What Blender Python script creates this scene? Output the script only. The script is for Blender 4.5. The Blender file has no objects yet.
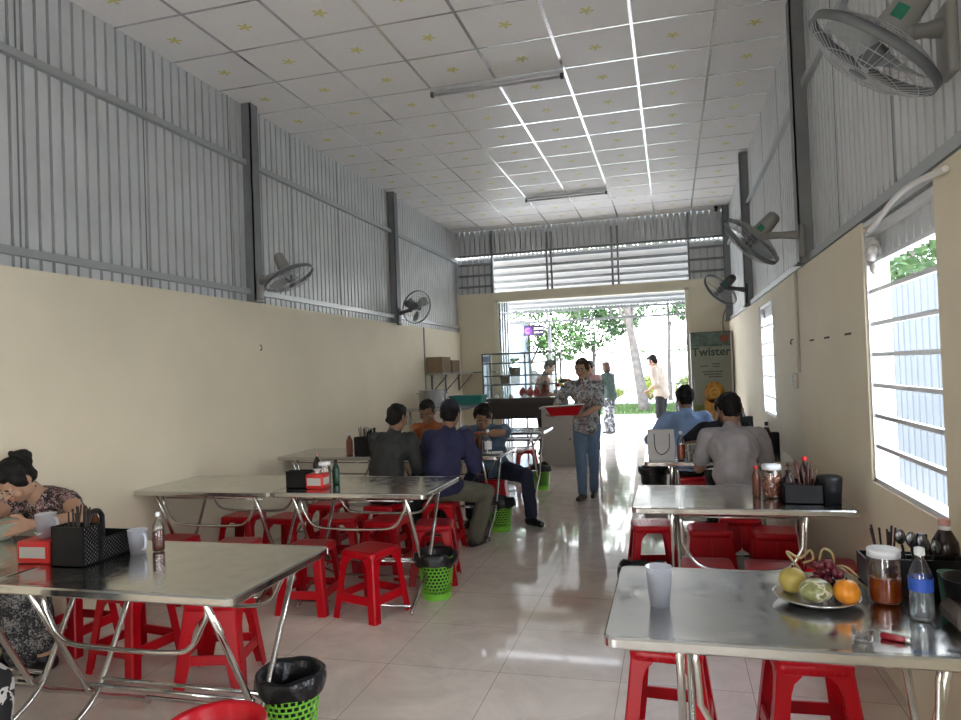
import bpy, bmesh, math, random
from mathutils import Vector as V, Matrix, noise
random.seed(7)
SC = bpy.context.scene
COL = SC.collection
PI = math.pi
R = math.radians

# ------------------------------------------------------------------ materials
MATS = {}
def mat(name, col, rough=.5, metal=0., spec=.5, var=0., vscale=8., bump=0., bscale=60., trans=0., ior=1.45, emit=None, alpha=1.):
    if name in MATS: return MATS[name]
    m = bpy.data.materials.new(name); m.use_nodes = True
    nt = m.node_tree; b = nt.nodes['Principled BSDF']
    b.inputs['Base Color'].default_value = (*col, 1)
    b.inputs['Roughness'].default_value = rough
    b.inputs['Metallic'].default_value = metal
    b.inputs['Specular IOR Level'].default_value = spec
    b.inputs['Transmission Weight'].default_value = trans
    b.inputs['IOR'].default_value = ior
    b.inputs['Alpha'].default_value = alpha
    tc = nt.nodes.new('ShaderNodeTexCoord')
    if var > 0:
        n = nt.nodes.new('ShaderNodeTexNoise'); n.inputs['Scale'].default_value = vscale; n.inputs['Detail'].default_value = 4
        nt.links.new(tc.outputs['Object'], n.inputs['Vector'])
        r = nt.nodes.new('ShaderNodeValToRGB')
        r.color_ramp.elements[0].position = .3; r.color_ramp.elements[1].position = .7
        r.color_ramp.elements[0].color = (*[max(0, c*(1-var)) for c in col], 1)
        r.color_ramp.elements[1].color = (*[min(1, c*(1+var)) for c in col], 1)
        nt.links.new(n.outputs['Fac'], r.inputs['Fac']); nt.links.new(r.outputs['Color'], b.inputs['Base Color'])
    if bump > 0:
        n = nt.nodes.new('ShaderNodeTexNoise'); n.inputs['Scale'].default_value = bscale; n.inputs['Detail'].default_value = 3
        nt.links.new(tc.outputs['Object'], n.inputs['Vector'])
        bp = nt.nodes.new('ShaderNodeBump'); bp.inputs['Strength'].default_value = bump; bp.inputs['Distance'].default_value = .01
        nt.links.new(n.outputs['Fac'], bp.inputs['Height']); nt.links.new(bp.outputs['Normal'], b.inputs['Normal'])
    if emit:
        b.inputs['Emission Color'].default_value = (*emit[0], 1); b.inputs['Emission Strength'].default_value = emit[1]
    MATS[name] = m
    return m

def ramp_mat(name, stops, kind='voronoi', scale=20., rough=.85, stretch=(1,1,1), feature='Color'):
    """fabric with a printed pattern: stops = [(pos, rgb), ...] constant colour ramp over a texture"""
    if name in MATS: return MATS[name]
    m = bpy.data.materials.new(name); m.use_nodes = True
    nt = m.node_tree; b = nt.nodes['Principled BSDF']; b.inputs['Roughness'].default_value = rough
    tc = nt.nodes.new('ShaderNodeTexCoord'); mp = nt.nodes.new('ShaderNodeMapping'); mp.inputs['Scale'].default_value = stretch
    nt.links.new(tc.outputs['Object'], mp.inputs['Vector'])
    if kind == 'voronoi':
        t = nt.nodes.new('ShaderNodeTexVoronoi'); t.inputs['Scale'].default_value = scale; out = t.outputs['Color']
        t2 = nt.nodes.new('ShaderNodeTexNoise'); t2.inputs['Scale'].default_value = scale*1.2
        nt.links.new(mp.outputs['Vector'], t2.inputs['Vector'])
        mx = nt.nodes.new('ShaderNodeMixRGB'); mx.inputs['Fac'].default_value = .12
        nt.links.new(mp.outputs['Vector'], mx.inputs['Color1']); nt.links.new(t2.outputs['Color'], mx.inputs['Color2'])
        nt.links.new(mx.outputs['Color'], t.inputs['Vector'])
        sp = nt.nodes.new('ShaderNodeSeparateColor'); nt.links.new(out, sp.inputs['Color']); out = sp.outputs[0]
    elif kind == 'wave':
        t = nt.nodes.new('ShaderNodeTexWave'); t.inputs['Scale'].default_value = scale; t.inputs['Distortion'].default_value = 6
        nt.links.new(mp.outputs['Vector'], t.inputs['Vector']); out = t.outputs['Fac']
    else:
        t = nt.nodes.new('ShaderNodeTexNoise'); t.inputs['Scale'].default_value = scale; t.inputs['Detail'].default_value = 3
        nt.links.new(mp.outputs['Vector'], t.inputs['Vector']); out = t.outputs['Fac']
    r = nt.nodes.new('ShaderNodeValToRGB'); r.color_ramp.interpolation = 'CONSTANT'
    e = r.color_ramp.elements
    while len(e) < len(stops): e.new(.5)
    for el, (p, c) in zip(e, stops): el.position = p; el.color = (*c, 1)
    nt.links.new(out, r.inputs['Fac']); nt.links.new(r.outputs['Color'], b.inputs['Base Color'])
    MATS[name] = m
    return m

# ------------------------------------------------------------------ mesh builder
def frame_from(z, up=V((0,0,1))):
    z = V(z).normalized()
    x = up.cross(z)
    if x.length < 1e-4: x = V((1,0,0)).cross(z)
    if x.length < 1e-4: x = V((0,1,0)).cross(z)
    x.normalize(); y = z.cross(x)
    return Matrix((x, y, z)).transposed()

def at(loc=(0,0,0), rot=None):
    M = Matrix.Translation(V(loc))
    if rot is not None: M = M @ (rot.to_4x4() if len(rot) == 3 else rot)
    return M
def rotz(a): return Matrix.Rotation(R(a), 3, 'Z')
def rot(ax, a): return Matrix.Rotation(R(a), 3, ax)

class MB:
    def __init__(s): s.v = []; s.f = []; s.mi = []; s.sm = []
    def add(s, vs, fs, m=0, smooth=False, M=None):
        o = len(s.v)
        s.v += [tuple(M @ V(v)) if M is not None else tuple(v) for v in vs]
        for f in fs: s.f.append([i+o for i in f]); s.mi.append(m); s.sm.append(smooth)
        return s
    def box(s, c, d, m=0, M=None):
        x, y, z = c; a, b, h = d[0]/2, d[1]/2, d[2]/2
        vs = [(x+i*a, y+j*b, z+k*h) for i in (-1,1) for j in (-1,1) for k in (-1,1)]
        return s.add(vs, [(0,1,3,2),(4,6,7,5),(0,4,5,1),(2,3,7,6),(0,2,6,4),(1,5,7,3)], m, False, M)
    def span(s, p, q, m=0, M=None):
        return s.box([(a+b)/2 for a, b in zip(p, q)], [abs(b-a) for a, b in zip(p, q)], m, M)
    def rbox(s, c, d, r=.01, seg=2, m=0, M=None):
        bm = bmesh.new(); bmesh.ops.create_cube(bm, size=1)
        for v in bm.verts: v.co = V((v.co.x*d[0], v.co.y*d[1], v.co.z*d[2])) + V(c)
        bmesh.ops.bevel(bm, geom=bm.edges[:], offset=r, segments=seg, profile=.5, affect='EDGES')
        bm.verts.index_update()
        s.add([v.co.copy() for v in bm.verts], [[v.index for v in f.verts] for f in bm.faces], m, True, M); bm.free()
        return s
    def tube(s, pts, r, n=8, m=0, closed=False, M=None, cap=True):
        pts = [V(p) for p in pts]; k = len(pts)
        rs = r if isinstance(r, (list, tuple)) else [r]*k
        T = []
        for i in range(k):
            a = pts[(i-1) % k] if (closed or i > 0) else pts[i]
            b = pts[(i+1) % k] if (closed or i < k-1) else pts[i]
            T.append((b-a).normalized())
        N = V((0,0,1)) if abs(T[0].z) < .9 else V((1,0,0))
        N = (N - T[0]*N.dot(T[0])).normalized()
        vs = []; fs = []
        for i in range(k):
            N = (N - T[i]*N.dot(T[i])).normalized(); B = T[i].cross(N)
            for j in range(n):
                a = 2*PI*j/n
                vs.append(pts[i] + (N*math.cos(a)+B*math.sin(a))*rs[i])
        for i in range(k if closed else k-1):
            for j in range(n):
                fs.append((i*n+j, i*n+(j+1) % n, ((i+1) % k)*n+(j+1) % n, ((i+1) % k)*n+j))
        s.add(vs, fs, m, True, M)
        if cap and not closed:
            s.add(vs[:n], [list(range(n))[::-1]], m, False, M); s.add(vs[-n:], [list(range(n))], m, False, M)
        return s
    def lathe(s, prof, n=24, m=0, M=None, smooth=True, a0=0., a1=2*PI):
        vs = []; fs = []; full = abs(a1-a0-2*PI) < 1e-6
        cols = n if full else n+1
        for (r, z) in prof:
            for j in range(cols):
                a = a0+(a1-a0)*j/n; vs.append((r*math.cos(a), r*math.sin(a), z))
        for i in range(len(prof)-1):
            for j in range(n):
                j2 = (j+1) % cols
                q = [i*cols+j, i*cols+j2, (i+1)*cols+j2, (i+1)*cols+j]
                if prof[i][0] < 1e-6: q = [q[0], q[2], q[3]]
                elif prof[i+1][0] < 1e-6: q = [q[0], q[1], q[2]]
                fs.append(q)
        return s.add(vs, fs, m, smooth, M)
    def cyl(s, a, b, r, r2=None, n=16, m=0, M=None):
        a, b = V(a), V(b); L = (b-a).length; r2 = r if r2 is None else r2
        F = at(a, frame_from(b-a)); F = M @ F if M is not None else F
        s.lathe([(r,0),(r2,L)], n, m, F)
        c = [(r*math.cos(2*PI*j/n), r*math.sin(2*PI*j/n), 0) for j in range(n)]
        d = [(r2*math.cos(2*PI*j/n), r2*math.sin(2*PI*j/n), L) for j in range(n)]
        s.add(c, [list(range(n))[::-1]], m, False, F); s.add(d, [list(range(n))], m, False, F)
        return s
    def ell(s, c, r, rt=None, m=0, n=16, k=10, M=None):
        F = at(c, rt if rt is not None else Matrix.Identity(3)) @ Matrix.Diagonal((r[0], r[1], r[2], 1))
        F = M @ F if M is not None else F
        return s.lathe([(math.sin(PI*i/k), -math.cos(PI*i/k)) for i in range(k+1)], n, m, F)
    def cap(s, a, b, ra, rb, n=12, m=0, M=None):        # tapered capsule
        a, b = V(a), V(b); L = max((b-a).length, 1e-5)
        F = at(a, frame_from(b-a)); F = M @ F if M is not None else F
        pr = [(ra*math.sin(t), -ra*math.cos(t)) for t in [PI/2*i/4 for i in range(5)]]
        pr += [(rb*math.cos(t), L+rb*math.sin(t)) for t in [PI/2*i/4 for i in range(5)]]
        pr[0] = (0, -ra); pr[-1] = (0, L+rb)
        return s.lathe(pr, n, m, F)
    def prism(s, poly, z0, z1, m=0, M=None, smooth=False):
        n = len(poly)
        vs = [(x, y, z0) for x, y in poly] + [(x, y, z1) for x, y in poly]
        fs = [list(range(n))[::-1], list(range(n, 2*n))]
        s.add(vs, fs, m, False, M)
        return s.add(vs, [(i, (i+1) % n, n+(i+1) % n, n+i) for i in range(n)], m, smooth, M)
    def loft(s, rings, m=0, smooth=True, caps=True, M=None):
        n = len(rings[0]); vs = [p for rg in rings for p in rg]; fs = []
        for i in range(len(rings)-1):
            for j in range(n): fs.append((i*n+j, i*n+(j+1) % n, (i+1)*n+(j+1) % n, (i+1)*n+j))
        s.add(vs, fs, m, smooth, M)
        if caps: s.add(rings[0], [list(range(n))[::-1]], m, False, M); s.add(rings[-1], [list(range(n))], m, False, M)
        return s
    def mesh(s, name):
        me = bpy.data.meshes.new(name); me.from_pydata([tuple(v) for v in s.v], [], s.f)
        me.polygons.foreach_set('material_index', s.mi); me.polygons.foreach_set('use_smooth', s.sm)
        bm = bmesh.new(); bm.from_mesh(me)
        bmesh.ops.remove_doubles(bm, verts=bm.verts[:], dist=1e-6) if len(s.v) < 60000 else None
        bmesh.ops.recalc_face_normals(bm, faces=bm.faces[:]); bm.to_mesh(me); bm.free()
        return me
    def build(s, name, mats, parent=None, loc=(0,0,0), rz=0.):
        me = s.mesh(name)
        for m in (mats if isinstance(mats, (list, tuple)) else [mats]): me.materials.append(m)
        return link(name, me, parent, loc, rz)

def link(name, me, parent=None, loc=(0,0,0), rz=0.):
    o = bpy.data.objects.new(name, me); COL.objects.link(o)
    o.location = loc; o.rotation_euler = (0, 0, R(rz))
    if parent: o.parent = parent
    return o
def tag(o, label, cat, group=None, kind=None):
    if label: o['label'] = label
    if cat: o['category'] = cat
    if group: o['group'] = group
    if kind: o['kind'] = kind
    return o
def thing(name, label, cat, loc=(0,0,0), rz=0., group=None):
    o = bpy.data.objects.new(name, None); COL.objects.link(o); o.empty_display_size = .1
    o.location = loc; o.rotation_euler = (0, 0, R(rz))
    return tag(o, label, cat, group)
def struct(name, mb, m, **k):
    o = mb.build(name, m, **k); o['kind'] = 'structure'; return o
def dup(root, loc, rz, label, group=None, cat=None):
    r = root.copy(); COL.objects.link(r); r.location = loc; r.rotation_euler = (0, 0, R(rz)); r['label'] = label
    if group: r['group'] = group
    for ch in list(root.children):
        c = ch.copy(); COL.objects.link(c); c.parent = r
        for g in list(ch.children):
            d = g.copy(); COL.objects.link(d); d.parent = c
    return r
def arc(c, r, a0, a1, n, plane='xz'):
    out = []
    for i in range(n+1):
        a = R(a0+(a1-a0)*i/n); u, w = r*math.cos(a), r*math.sin(a)
        out.append(V(c)+(V((u,0,w)) if plane == 'xz' else V((0,u,w)) if plane == 'yz' else V((u,w,0))))
    return out
def smooth_path(pts, k=6):
    """Catmull-Rom through the points"""
    P = [V(p) for p in pts]; P = [P[0]*2-P[1]] + P + [P[-1]*2-P[-2]]; out = []
    for i in range(1, len(P)-2):
        for j in range(k):
            t = j/k
            out.append(.5*((2*P[i]) + (P[i+1]-P[i-1])*t + (2*P[i-1]-5*P[i]+4*P[i+1]-P[i+2])*t*t + (3*P[i]-P[i-1]-3*P[i+1]+P[i+2])*t**3))
    out.append(P[-2]); return out
def text_mesh(body, size, extrude, name, m, parent, M, align='CENTER'):
    cu = bpy.data.curves.new(name, 'FONT'); cu.body = body; cu.size = size; cu.extrude = extrude; cu.align_x = align; cu.align_y = 'CENTER'; cu.offset = size*.022
    t = bpy.data.objects.new(name, cu); COL.objects.link(t)
    dg = bpy.context.evaluated_depsgraph_get(); me = bpy.data.meshes.new_from_object(t.evaluated_get(dg))
    bpy.data.objects.remove(t); bpy.data.curves.remove(cu)
    me.transform(M); me.materials.clear(); me.materials.append(m)
    return link(name, me, parent)
SKY, SUN, SUNDIR, EXPO = 12.0, 8.0, (.22,.20,-1), .14
# ------------------------------------------------------------------ camera
HCAM = 1.52
def camera():
    yaw, pit, rol = .26735, .01621, -.03714
    F = V((-math.sin(yaw)*math.cos(pit), math.cos(yaw)*math.cos(pit), math.sin(pit)))
    R0 = V((math.cos(yaw), math.sin(yaw), 0)); U0 = R0.cross(F)
    Rr = R0*math.cos(rol)+U0*math.sin(rol); U = U0*math.cos(rol)-R0*math.sin(rol)
    cd = bpy.data.cameras.new('camera'); o = bpy.data.objects.new('camera', cd); COL.objects.link(o)
    cd.sensor_fit = 'HORIZONTAL'; cd.sensor_width = 36; cd.lens = 696.58/961*36; cd.clip_start = .05; cd.clip_end = 300
    M = Matrix((Rr, U, -F)).transposed().to_4x4(); M.translation = V((0,0,HCAM)); o.matrix_world = M
    SC.camera = o
camera()

# ------------------------------------------------------------------ setting materials
XL, XR, YB, YN, ZC = -3.70, .94, 12.2, -3.0, 4.08
paint = mat('cream_wall_paint', (.76,.69,.53), .75, var=.05, vscale=1.3)
galv = mat('galvanised_sheet', (.60,.615,.61), .45, .2, var=.06, vscale=3)
steel_grey = mat('grey_steel_section', (.22,.23,.23), .5, .4, var=.1, vscale=5)
alu = mat('aluminium_ceiling_bar', (.75,.76,.76), .22, .85)
dark = mat('black_plastic', (.008,.008,.009), .42, spec=.3)

def floor_mat():
    m = bpy.data.materials.new('polished_floor_tile'); m.use_nodes = True; nt = m.node_tree; b = nt.nodes['Principled BSDF']
    tc = nt.nodes.new('ShaderNodeTexCoord'); L = nt.links.new
    n = nt.nodes.new('ShaderNodeTexNoise'); n.inputs['Scale'].default_value = 2.2; n.inputs['Detail'].default_value = 8; n.inputs['Roughness'].default_value = .65; n.inputs['Distortion'].default_value = 1.6
    L(tc.outputs['Object'], n.inputs['Vector'])
    r = nt.nodes.new('ShaderNodeValToRGB'); r.color_ramp.elements[0].position = .35; r.color_ramp.elements[1].position = .65
    r.color_ramp.elements[0].color = (.62,.53,.45,1); r.color_ramp.elements[1].color = (.76,.67,.58,1)
    L(n.outputs['Fac'], r.inputs['Fac'])
    br = nt.nodes.new('ShaderNodeTexBrick'); br.offset = 0; br.inputs['Scale'].default_value = 1; br.inputs['Brick Width'].default_value = .6; br.inputs['Row Height'].default_value = .6
    br.inputs['Mortar Size'].default_value = .0022; br.inputs['Mortar Smooth'].default_value = .2
    br.inputs['Color1'].default_value = (.95,.95,.95,1); br.inputs['Color2'].default_value = (1,1,1,1); br.inputs['Mortar'].default_value = (.55,.5,.46,1)
    mp = nt.nodes.new('ShaderNodeMapping'); mp.inputs['Location'].default_value = (.30, .18, 0)
    L(tc.outputs['Object'], mp.inputs['Vector']); L(mp.outputs['Vector'], br.inputs['Vector'])
    mx = nt.nodes.new('ShaderNodeMixRGB'); mx.blend_type = 'MULTIPLY'; mx.inputs['Fac'].default_value = 1
    L(r.outputs['Color'], mx.inputs['Color1']); L(br.outputs['Color'], mx.inputs['Color2']); L(mx.outputs['Color'], b.inputs['Base Color'])
    rr = nt.nodes.new('ShaderNodeMapRange'); rr.inputs['To Min'].default_value = .04; rr.inputs['To Max'].default_value = .08
    n2 = nt.nodes.new('ShaderNodeTexNoise'); n2.inputs['Scale'].default_value = 3; L(tc.outputs['Object'], n2.inputs['Vector'])
    L(n2.outputs['Fac'], rr.inputs['Value']); L(rr.outputs['Result'], b.inputs['Roughness'])
    b.inputs['Specular IOR Level'].default_value = .5
    return m
def ceiling_mat():
    """white ceiling tiles 0.6 m, a small yellow star printed in the middle of each, faint flecks"""
    m = bpy.data.materials.new('starred_ceiling_tile'); m.use_nodes = True; nt = m.node_tree; b = nt.nodes['Principled BSDF']; L = nt.links.new
    tc = nt.nodes.new('ShaderNodeTexCoord'); sp = nt.nodes.new('ShaderNodeSeparateXYZ'); L(tc.outputs['Object'], sp.inputs['Vector'])
    def mth(op, a, c=None):
        n = nt.nodes.new('ShaderNodeMath'); n.operation = op
        for i, q in enumerate((a, c)):
            if q is None: continue
            if isinstance(q, (int, float)): n.inputs[i].default_value = q
            else: L(q, n.inputs[i])
        return n.outputs[0]
    dx = mth('SUBTRACT', mth('FLOORED_MODULO', mth('ADD', sp.outputs[0], GX), .6), .3)
    dy = mth('SUBTRACT', mth('FLOORED_MODULO', mth('ADD', sp.outputs[1], GY), .6), .3)
    rad = mth('SQRT', mth('ADD', mth('MULTIPLY', dx, dx), mth('MULTIPLY', dy, dy)))
    ang = mth('ARCTAN2', dx, dy)
    lim = mth('ADD', mth('MULTIPLY', mth('COSINE', mth('MULTIPLY', ang, 5.)), .020), .038)
    star = mth('LESS_THAN', rad, lim)
    n = nt.nodes.new('ShaderNodeTexNoise'); n.inputs['Scale'].default_value = 25; L(tc.outputs['Object'], n.inputs['Vector'])
    r = nt.nodes.new('ShaderNodeValToRGB'); r.color_ramp.elements[0].color = (.80,.78,.755,1); r.color_ramp.elements[1].color = (.86,.84,.815,1); L(n.outputs['Fac'], r.inputs['Fac'])
    mx = nt.nodes.new('ShaderNodeMixRGB'); L(star, mx.inputs['Fac']); L(r.outputs['Color'], mx.inputs['Color1']); mx.inputs['Color2'].default_value = (.68,.63,.22,1)
    L(mx.outputs['Color'], b.inputs['Base Color']); b.inputs['Roughness'].default_value = .55; b.inputs['Specular IOR Level'].default_value = .35
    return m
GX0, GY0 = -.189328, 5.31166           # one ceiling-grid crossing
GX = -GX0 + 6; GY = -GY0 + 6

# ------------------------------------------------------------------ floor, ceiling
struct('floor', MB().span((XL-.2, YN, -.06), (XR+.2, 15.0, 0)), floor_mat())
concrete = mat('pale_concrete', (.62,.60,.56), .85, var=.1, vscale=.8)
struct('ceiling', MB().span((XL-.1, YN, ZC), (XR+.1, YB+.05, ZC+.05)), ceiling_mat())
g = MB()
for i in range(-7, 3):
    x = GX0+.6*i
    if XL-.06 < x < XR+.05: g.span((x-.012, YN, ZC-.004), (x+.012, YB, ZC+.002))
for j in range(-14, 13):
    y = GY0+.6*j
    if YN < y < YB: g.span((XL-.08, y-.010, ZC-.003), (XR+.06, y+.010, ZC+.002))
struct('trim_1', g, alu)

# ------------------------------------------------------------------ corrugated sheet
def ribbed(u0, u1, z0, z1, pitch=.095, depth=.050, w=.024, M=None, th=0.0):
    """vertical-ribbed sheet: local u along the wall, grooves cut away from the room (+n)"""
    mb = MB(); prof = []; u = u0
    while u < u1-1e-6:
        e = min(u+pitch, u1)
        prof += [(u, 0)]
        if e-u > w*1.6:
            prof += [(e-w, 0), (e-w*.82, depth), (e-w*.18, depth)]
        u = e
    prof.append((u1, 0))
    vs = [(a, n, z0) for a, n in prof]+[(a, n, z1) for a, n in prof]; k = len(prof)
    mb.add(vs, [(i, i+1, k+i+1, k+i) for i in range(k-1)], 0, False, M)
    return mb
ML = Matrix(((0,-1,0,XL-.05),(1,0,0,0),(0,0,1,0),(0,0,0,1)))       # left wall: u=y, n=-x
MR = Matrix(((0,1,0,XR+.05),(1,0,0,0),(0,0,1,0),(0,0,0,1)))        # right wall: u=y, n=+x
MBK = Matrix(((1,0,0,0),(0,1,0,YB+.05),(0,0,1,0),(0,0,0,1)))       # back wall
ZL, ZR = 2.235, 2.19                                                # tops of the painted walls
def joints(u0, u1, M, z0, z1, step, start):
    """overlap seams between sheets"""
    mb = MB(); u = start
    while u < u1:
        mb.add([(u, -.004, z0), (u+.012, -.006, z0), (u+.012, -.006, z1), (u, -.004, z1)], [(0,1,2,3)], 0, False, M); u += step
    return mb
struct('wall_left_upper', ribbed(YN, YB+.05, ZL-.1, ZC+.04, M=ML), galv)
struct('wall_right_upper', ribbed(YN, YB+.05, 1.98, ZC+.04, M=MR), galv)
struct('trim_2', joints(YN, YB, ML, ZL, ZC, 1.05, 1.2), steel_grey)
struct('trim_3', joints(YN, YB, MR, ZR, ZC, 1.05, 1.35), steel_grey)
# painted lower walls
struct('wall_left', MB().span((XL-.16, YN, -.02), (XL, YB+.1, ZL)), paint)
W1 = (2.87, 3.86, .90, 2.14); W2 = (7.13, 8.10, .97, 2.10); W_ADDED = (-2.75, 1.1, .90, 2.14)        # windows in the right wall: y0,y1,z0,z1; last one unseen, added for daylight
w = MB()
for y0, y1 in ((YN, W_ADDED[0]), (W_ADDED[1], W1[0]), (W1[1], W2[0]), (W2[1], YB+.1)): w.span((XR, y0, -.02), (XR+.12, y1, ZR))
for y0, y1, z0, z1 in (W1, W2, W_ADDED):
    w.span((XR, y0, -.02), (XR+.12, y1, z0))
w.span((XR, W2[0], W2[3]), (XR+.12, W2[1], ZR)); w.span((XR, W_ADDED[0], W_ADDED[3]), (XR+.12, W_ADDED[1], ZR))
struct('wall_right', w, paint)
# steel columns (I-sections) and girts
def column(x, y, z0, side):
    c = MB(); a = .085
    c.span((x-.05, y-.06, z0), (x+.05, y-.048, ZC+.02)); c.span((x-.05, y+.048, z0), (x+.05, y+.06, ZC+.02))
    c.span((x-.006, y-.05, z0), (x+.006, y+.05, ZC+.02))
    c.span((x+side*.044-.006, y-.06, z0), (x+side*.044+.006, y+.06, ZC+.02))
    c.span((x-.07, y-.08, z0), (x+.07, y+.08, z0+.012))
    return c
k = 4
for y in (-1.6, 1.95, 5.68, 9.12):
    struct('trim_%d' % k, column(XL-.005, y, ZL, 1), steel_grey); k += 1
for y in (-1.6, 1.8, 5.36, 9.1, 12.06):
    struct('trim_%d' % k, column(XR+.005, y, ZR, -1), steel_grey); k += 1
lg = mat('galvanised_girt', (.42,.44,.44), .4, .5)
for z in (3.53, 2.335):
    struct('trim_%d' % k, MB().span((XL-.05, YN, z-.025), (XL-.005, YB, z+.025)), lg); k += 1
for z in (3.45, 2.235):
    struct('trim_%d' % k, MB().span((XR+.012, YN, z-.025), (XR+.05, YB, z+.025)), lg); k += 1
# back wall
D0, D1, ZH0, ZH1 = -3.05, .33, 2.80, 2.93
b = MB(); b.span((XL-.1, YB, -.02), (D0, YB+.14, ZH1)); b.span((D1, YB, -.02), (XR+.1, YB+.14, ZH1))
b.span((D0, YB, ZH0), (D1, YB+.14, ZH1))
struct('wall_back', b, paint)
struct('wall_back_upper', ribbed(XL-.05, XR+.05, 3.615, ZC+.04, M=MBK), galv)
for x0, x1 in ((XL-.05, D0), (D1, XR+.05)):
    struct('wall_back_side', ribbed(x0, x1, ZH1-.02, 3.56, pitch=.11, M=MBK), galv)
t = MB()
for x in (D0-.02, D1+.02, -2.06, -1.98, -.92, -.82): t.span((x-.016, YB-.005, ZH1), (x+.016, YB+.04, 4.06 if x < -3 or x > 0 else 3.95))
for z in (3.06, 3.26, 3.46):
    for x0, x1 in ((XL, D0), (D1, XR)): t.span((x0, YB+.0, z-.018), (x1, YB+.035, z+.018))
t.span((XL, YB, 3.60), (XR, YB+.04, 3.64))
struct('trim_%d' % k, t, steel_grey); k += 1
# cream edging of the doorway
e = MB()
e.span((D0-.001, YB-.012, 0), (D0+.07, YB+.15, ZH0+.001)); e.span((D1-.07, YB-.012, 0), (D1+.001, YB+.15, ZH0+.001)); e.span((D0, YB-.012, ZH0-.045), (D1, YB+.15, ZH0+.001))
struct('door_1', e, mat('pale_cream_door_frame', (.80,.76,.60), .6))
# folded metal shutter leaves at the left of the doorway
s_ = MB()
for i in range(4): s_.span((D0+.08+.045*i, YB+.04, .0), (D0+.10+.045*i, YB+.12, 2.74))
struct('door_2', s_, mat('grey_blue_shutter', (.36,.42,.46), .4, .4))
# near end of the room, behind the camera: unseen door-sized opening added to let in daylight
b = MB(); b.span((XL-.1, YN-.14, -.02), (XL+1.3, YN, ZC)); b.span((XR-2.1, YN-.14, -.02), (XR+.1, YN, ZC)); b.span((XL, YN-.14, 2.3), (XR, YN, ZC))
struct('wall_front', b, paint)
# window frames and iron bars
wf = mat('pale_grey_window_iron', (.72,.73,.73), .45, .3)
win_bars = {1: [1.08, 1.23, 1.38, 1.53, 1.68, 1.84, 1.98], 2: [1.15, 1.36, 1.57, 1.70, 1.88]}
win_bars[3] = win_bars[1]  # the added daylight window repeats the near window's bars
for n_, (y0, y1, z0, z1) in ((1, W1), (2, W2), (3, W_ADDED)):
    f = MB(); x = XR+.03
    for y in (y0+.012, y1-.012): f.span((x-.02, y-.014, z0), (x+.02, y+.014, z1))
    for z in (z0+.01, z1-.014): f.span((x-.02, y0, z-.014), (x+.02, y1, z+.014))
    if n_ == 1: f.span((x-.02, y0, ZR-.03), (x+.02, y1, ZR-.005))
    o = struct('window_%d' % n_, f, wf)
    for z in win_bars[n_]:
        bb = MB().span((x-.012, y0, z-.010), (x+.012, y1, z+.010)); bo = bb.build('window_bar', wf, o)
# electrical conduit and wall marks
cond = mat('white_conduit', (.62,.58,.48), .5)
struct('trim_%d' % k, MB().tube([(XR-.012, 5.70, 2.19), (XR-.012, 5.72, 1.42)], .011), cond); k += 1
struct('trim_%d' % k, MB().span((XL, 10.20, 1.15), (XL+.016, 10.225, 2.235)), mat('grey_wall_conduit', (.3,.29,.27), .6)); k += 1
sl = MB()
for y in (5.24, 4.76, 4.22): sl.span((XR-.003, y-.07, 1.644), (XR+.01, y+.07, 1.656))
struct('trim_%d' % k, sl, mat('dark_wall_slot', (.08,.06,.05), .8)); k += 1
# ------------------------------------------------------------------ stainless folding tables
def steel_mat(name, rough, smudge):
    m = bpy.data.materials.new(name); m.use_nodes = True; nt = m.node_tree; b = nt.nodes['Principled BSDF']; L = nt.links.new
    b.inputs['Base Color'].default_value = (.62,.62,.60,1); b.inputs['Metallic'].default_value = 1
    tc = nt.nodes.new('ShaderNodeTexCoord'); n = nt.nodes.new('ShaderNodeTexNoise'); n.inputs['Scale'].default_value = 5; n.inputs['Detail'].default_value = 6; n.inputs['Distortion'].default_value = 2.5
    L(tc.outputs['Object'], n.inputs['Vector']); mr = nt.nodes.new('ShaderNodeMapRange'); mr.inputs['From Min'].default_value = .35; mr.inputs['From Max'].default_value = .7
    mr.inputs['To Min'].default_value = rough; mr.inputs['To Max'].default_value = rough+smudge
    L(n.outputs['Fac'], mr.inputs['Value']); L(mr.outputs['Result'], b.inputs['Roughness'])
    n3 = nt.nodes.new('ShaderNodeTexNoise'); n3.inputs['Scale'].default_value = 9; L(tc.outputs['Object'], n3.inputs['Vector'])
    bp = nt.nodes.new('ShaderNodeBump'); bp.inputs['Strength'].default_value = .05; bp.inputs['Distance'].default_value = .004
    L(n3.outputs['Fac'], bp.inputs['Height']); L(bp.outputs['Normal'], b.inputs['Normal'])
    return m
table_steel = steel_mat('stainless_table_top', .10, .16)
tube_steel = steel_mat('stainless_tube', .13, .12)
ZT = .77
def round_rect(w, d, r, n=5):
    p = []
    for cx, cy, a in ((w/2-r, d/2-r, 0), (-w/2+r, d/2-r, 90), (-w/2+r, -d/2+r, 180), (w/2-r, -d/2+r, 270)):
        for i in range(n+1): p.append((cx+r*math.cos(R(a+90*i/n)), cy+r*math.sin(R(a+90*i/n))))
    return p
def ring(w, d, r, z, n=5): return [(x, y, z) for x, y in round_rect(w, d, r, n)]
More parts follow.
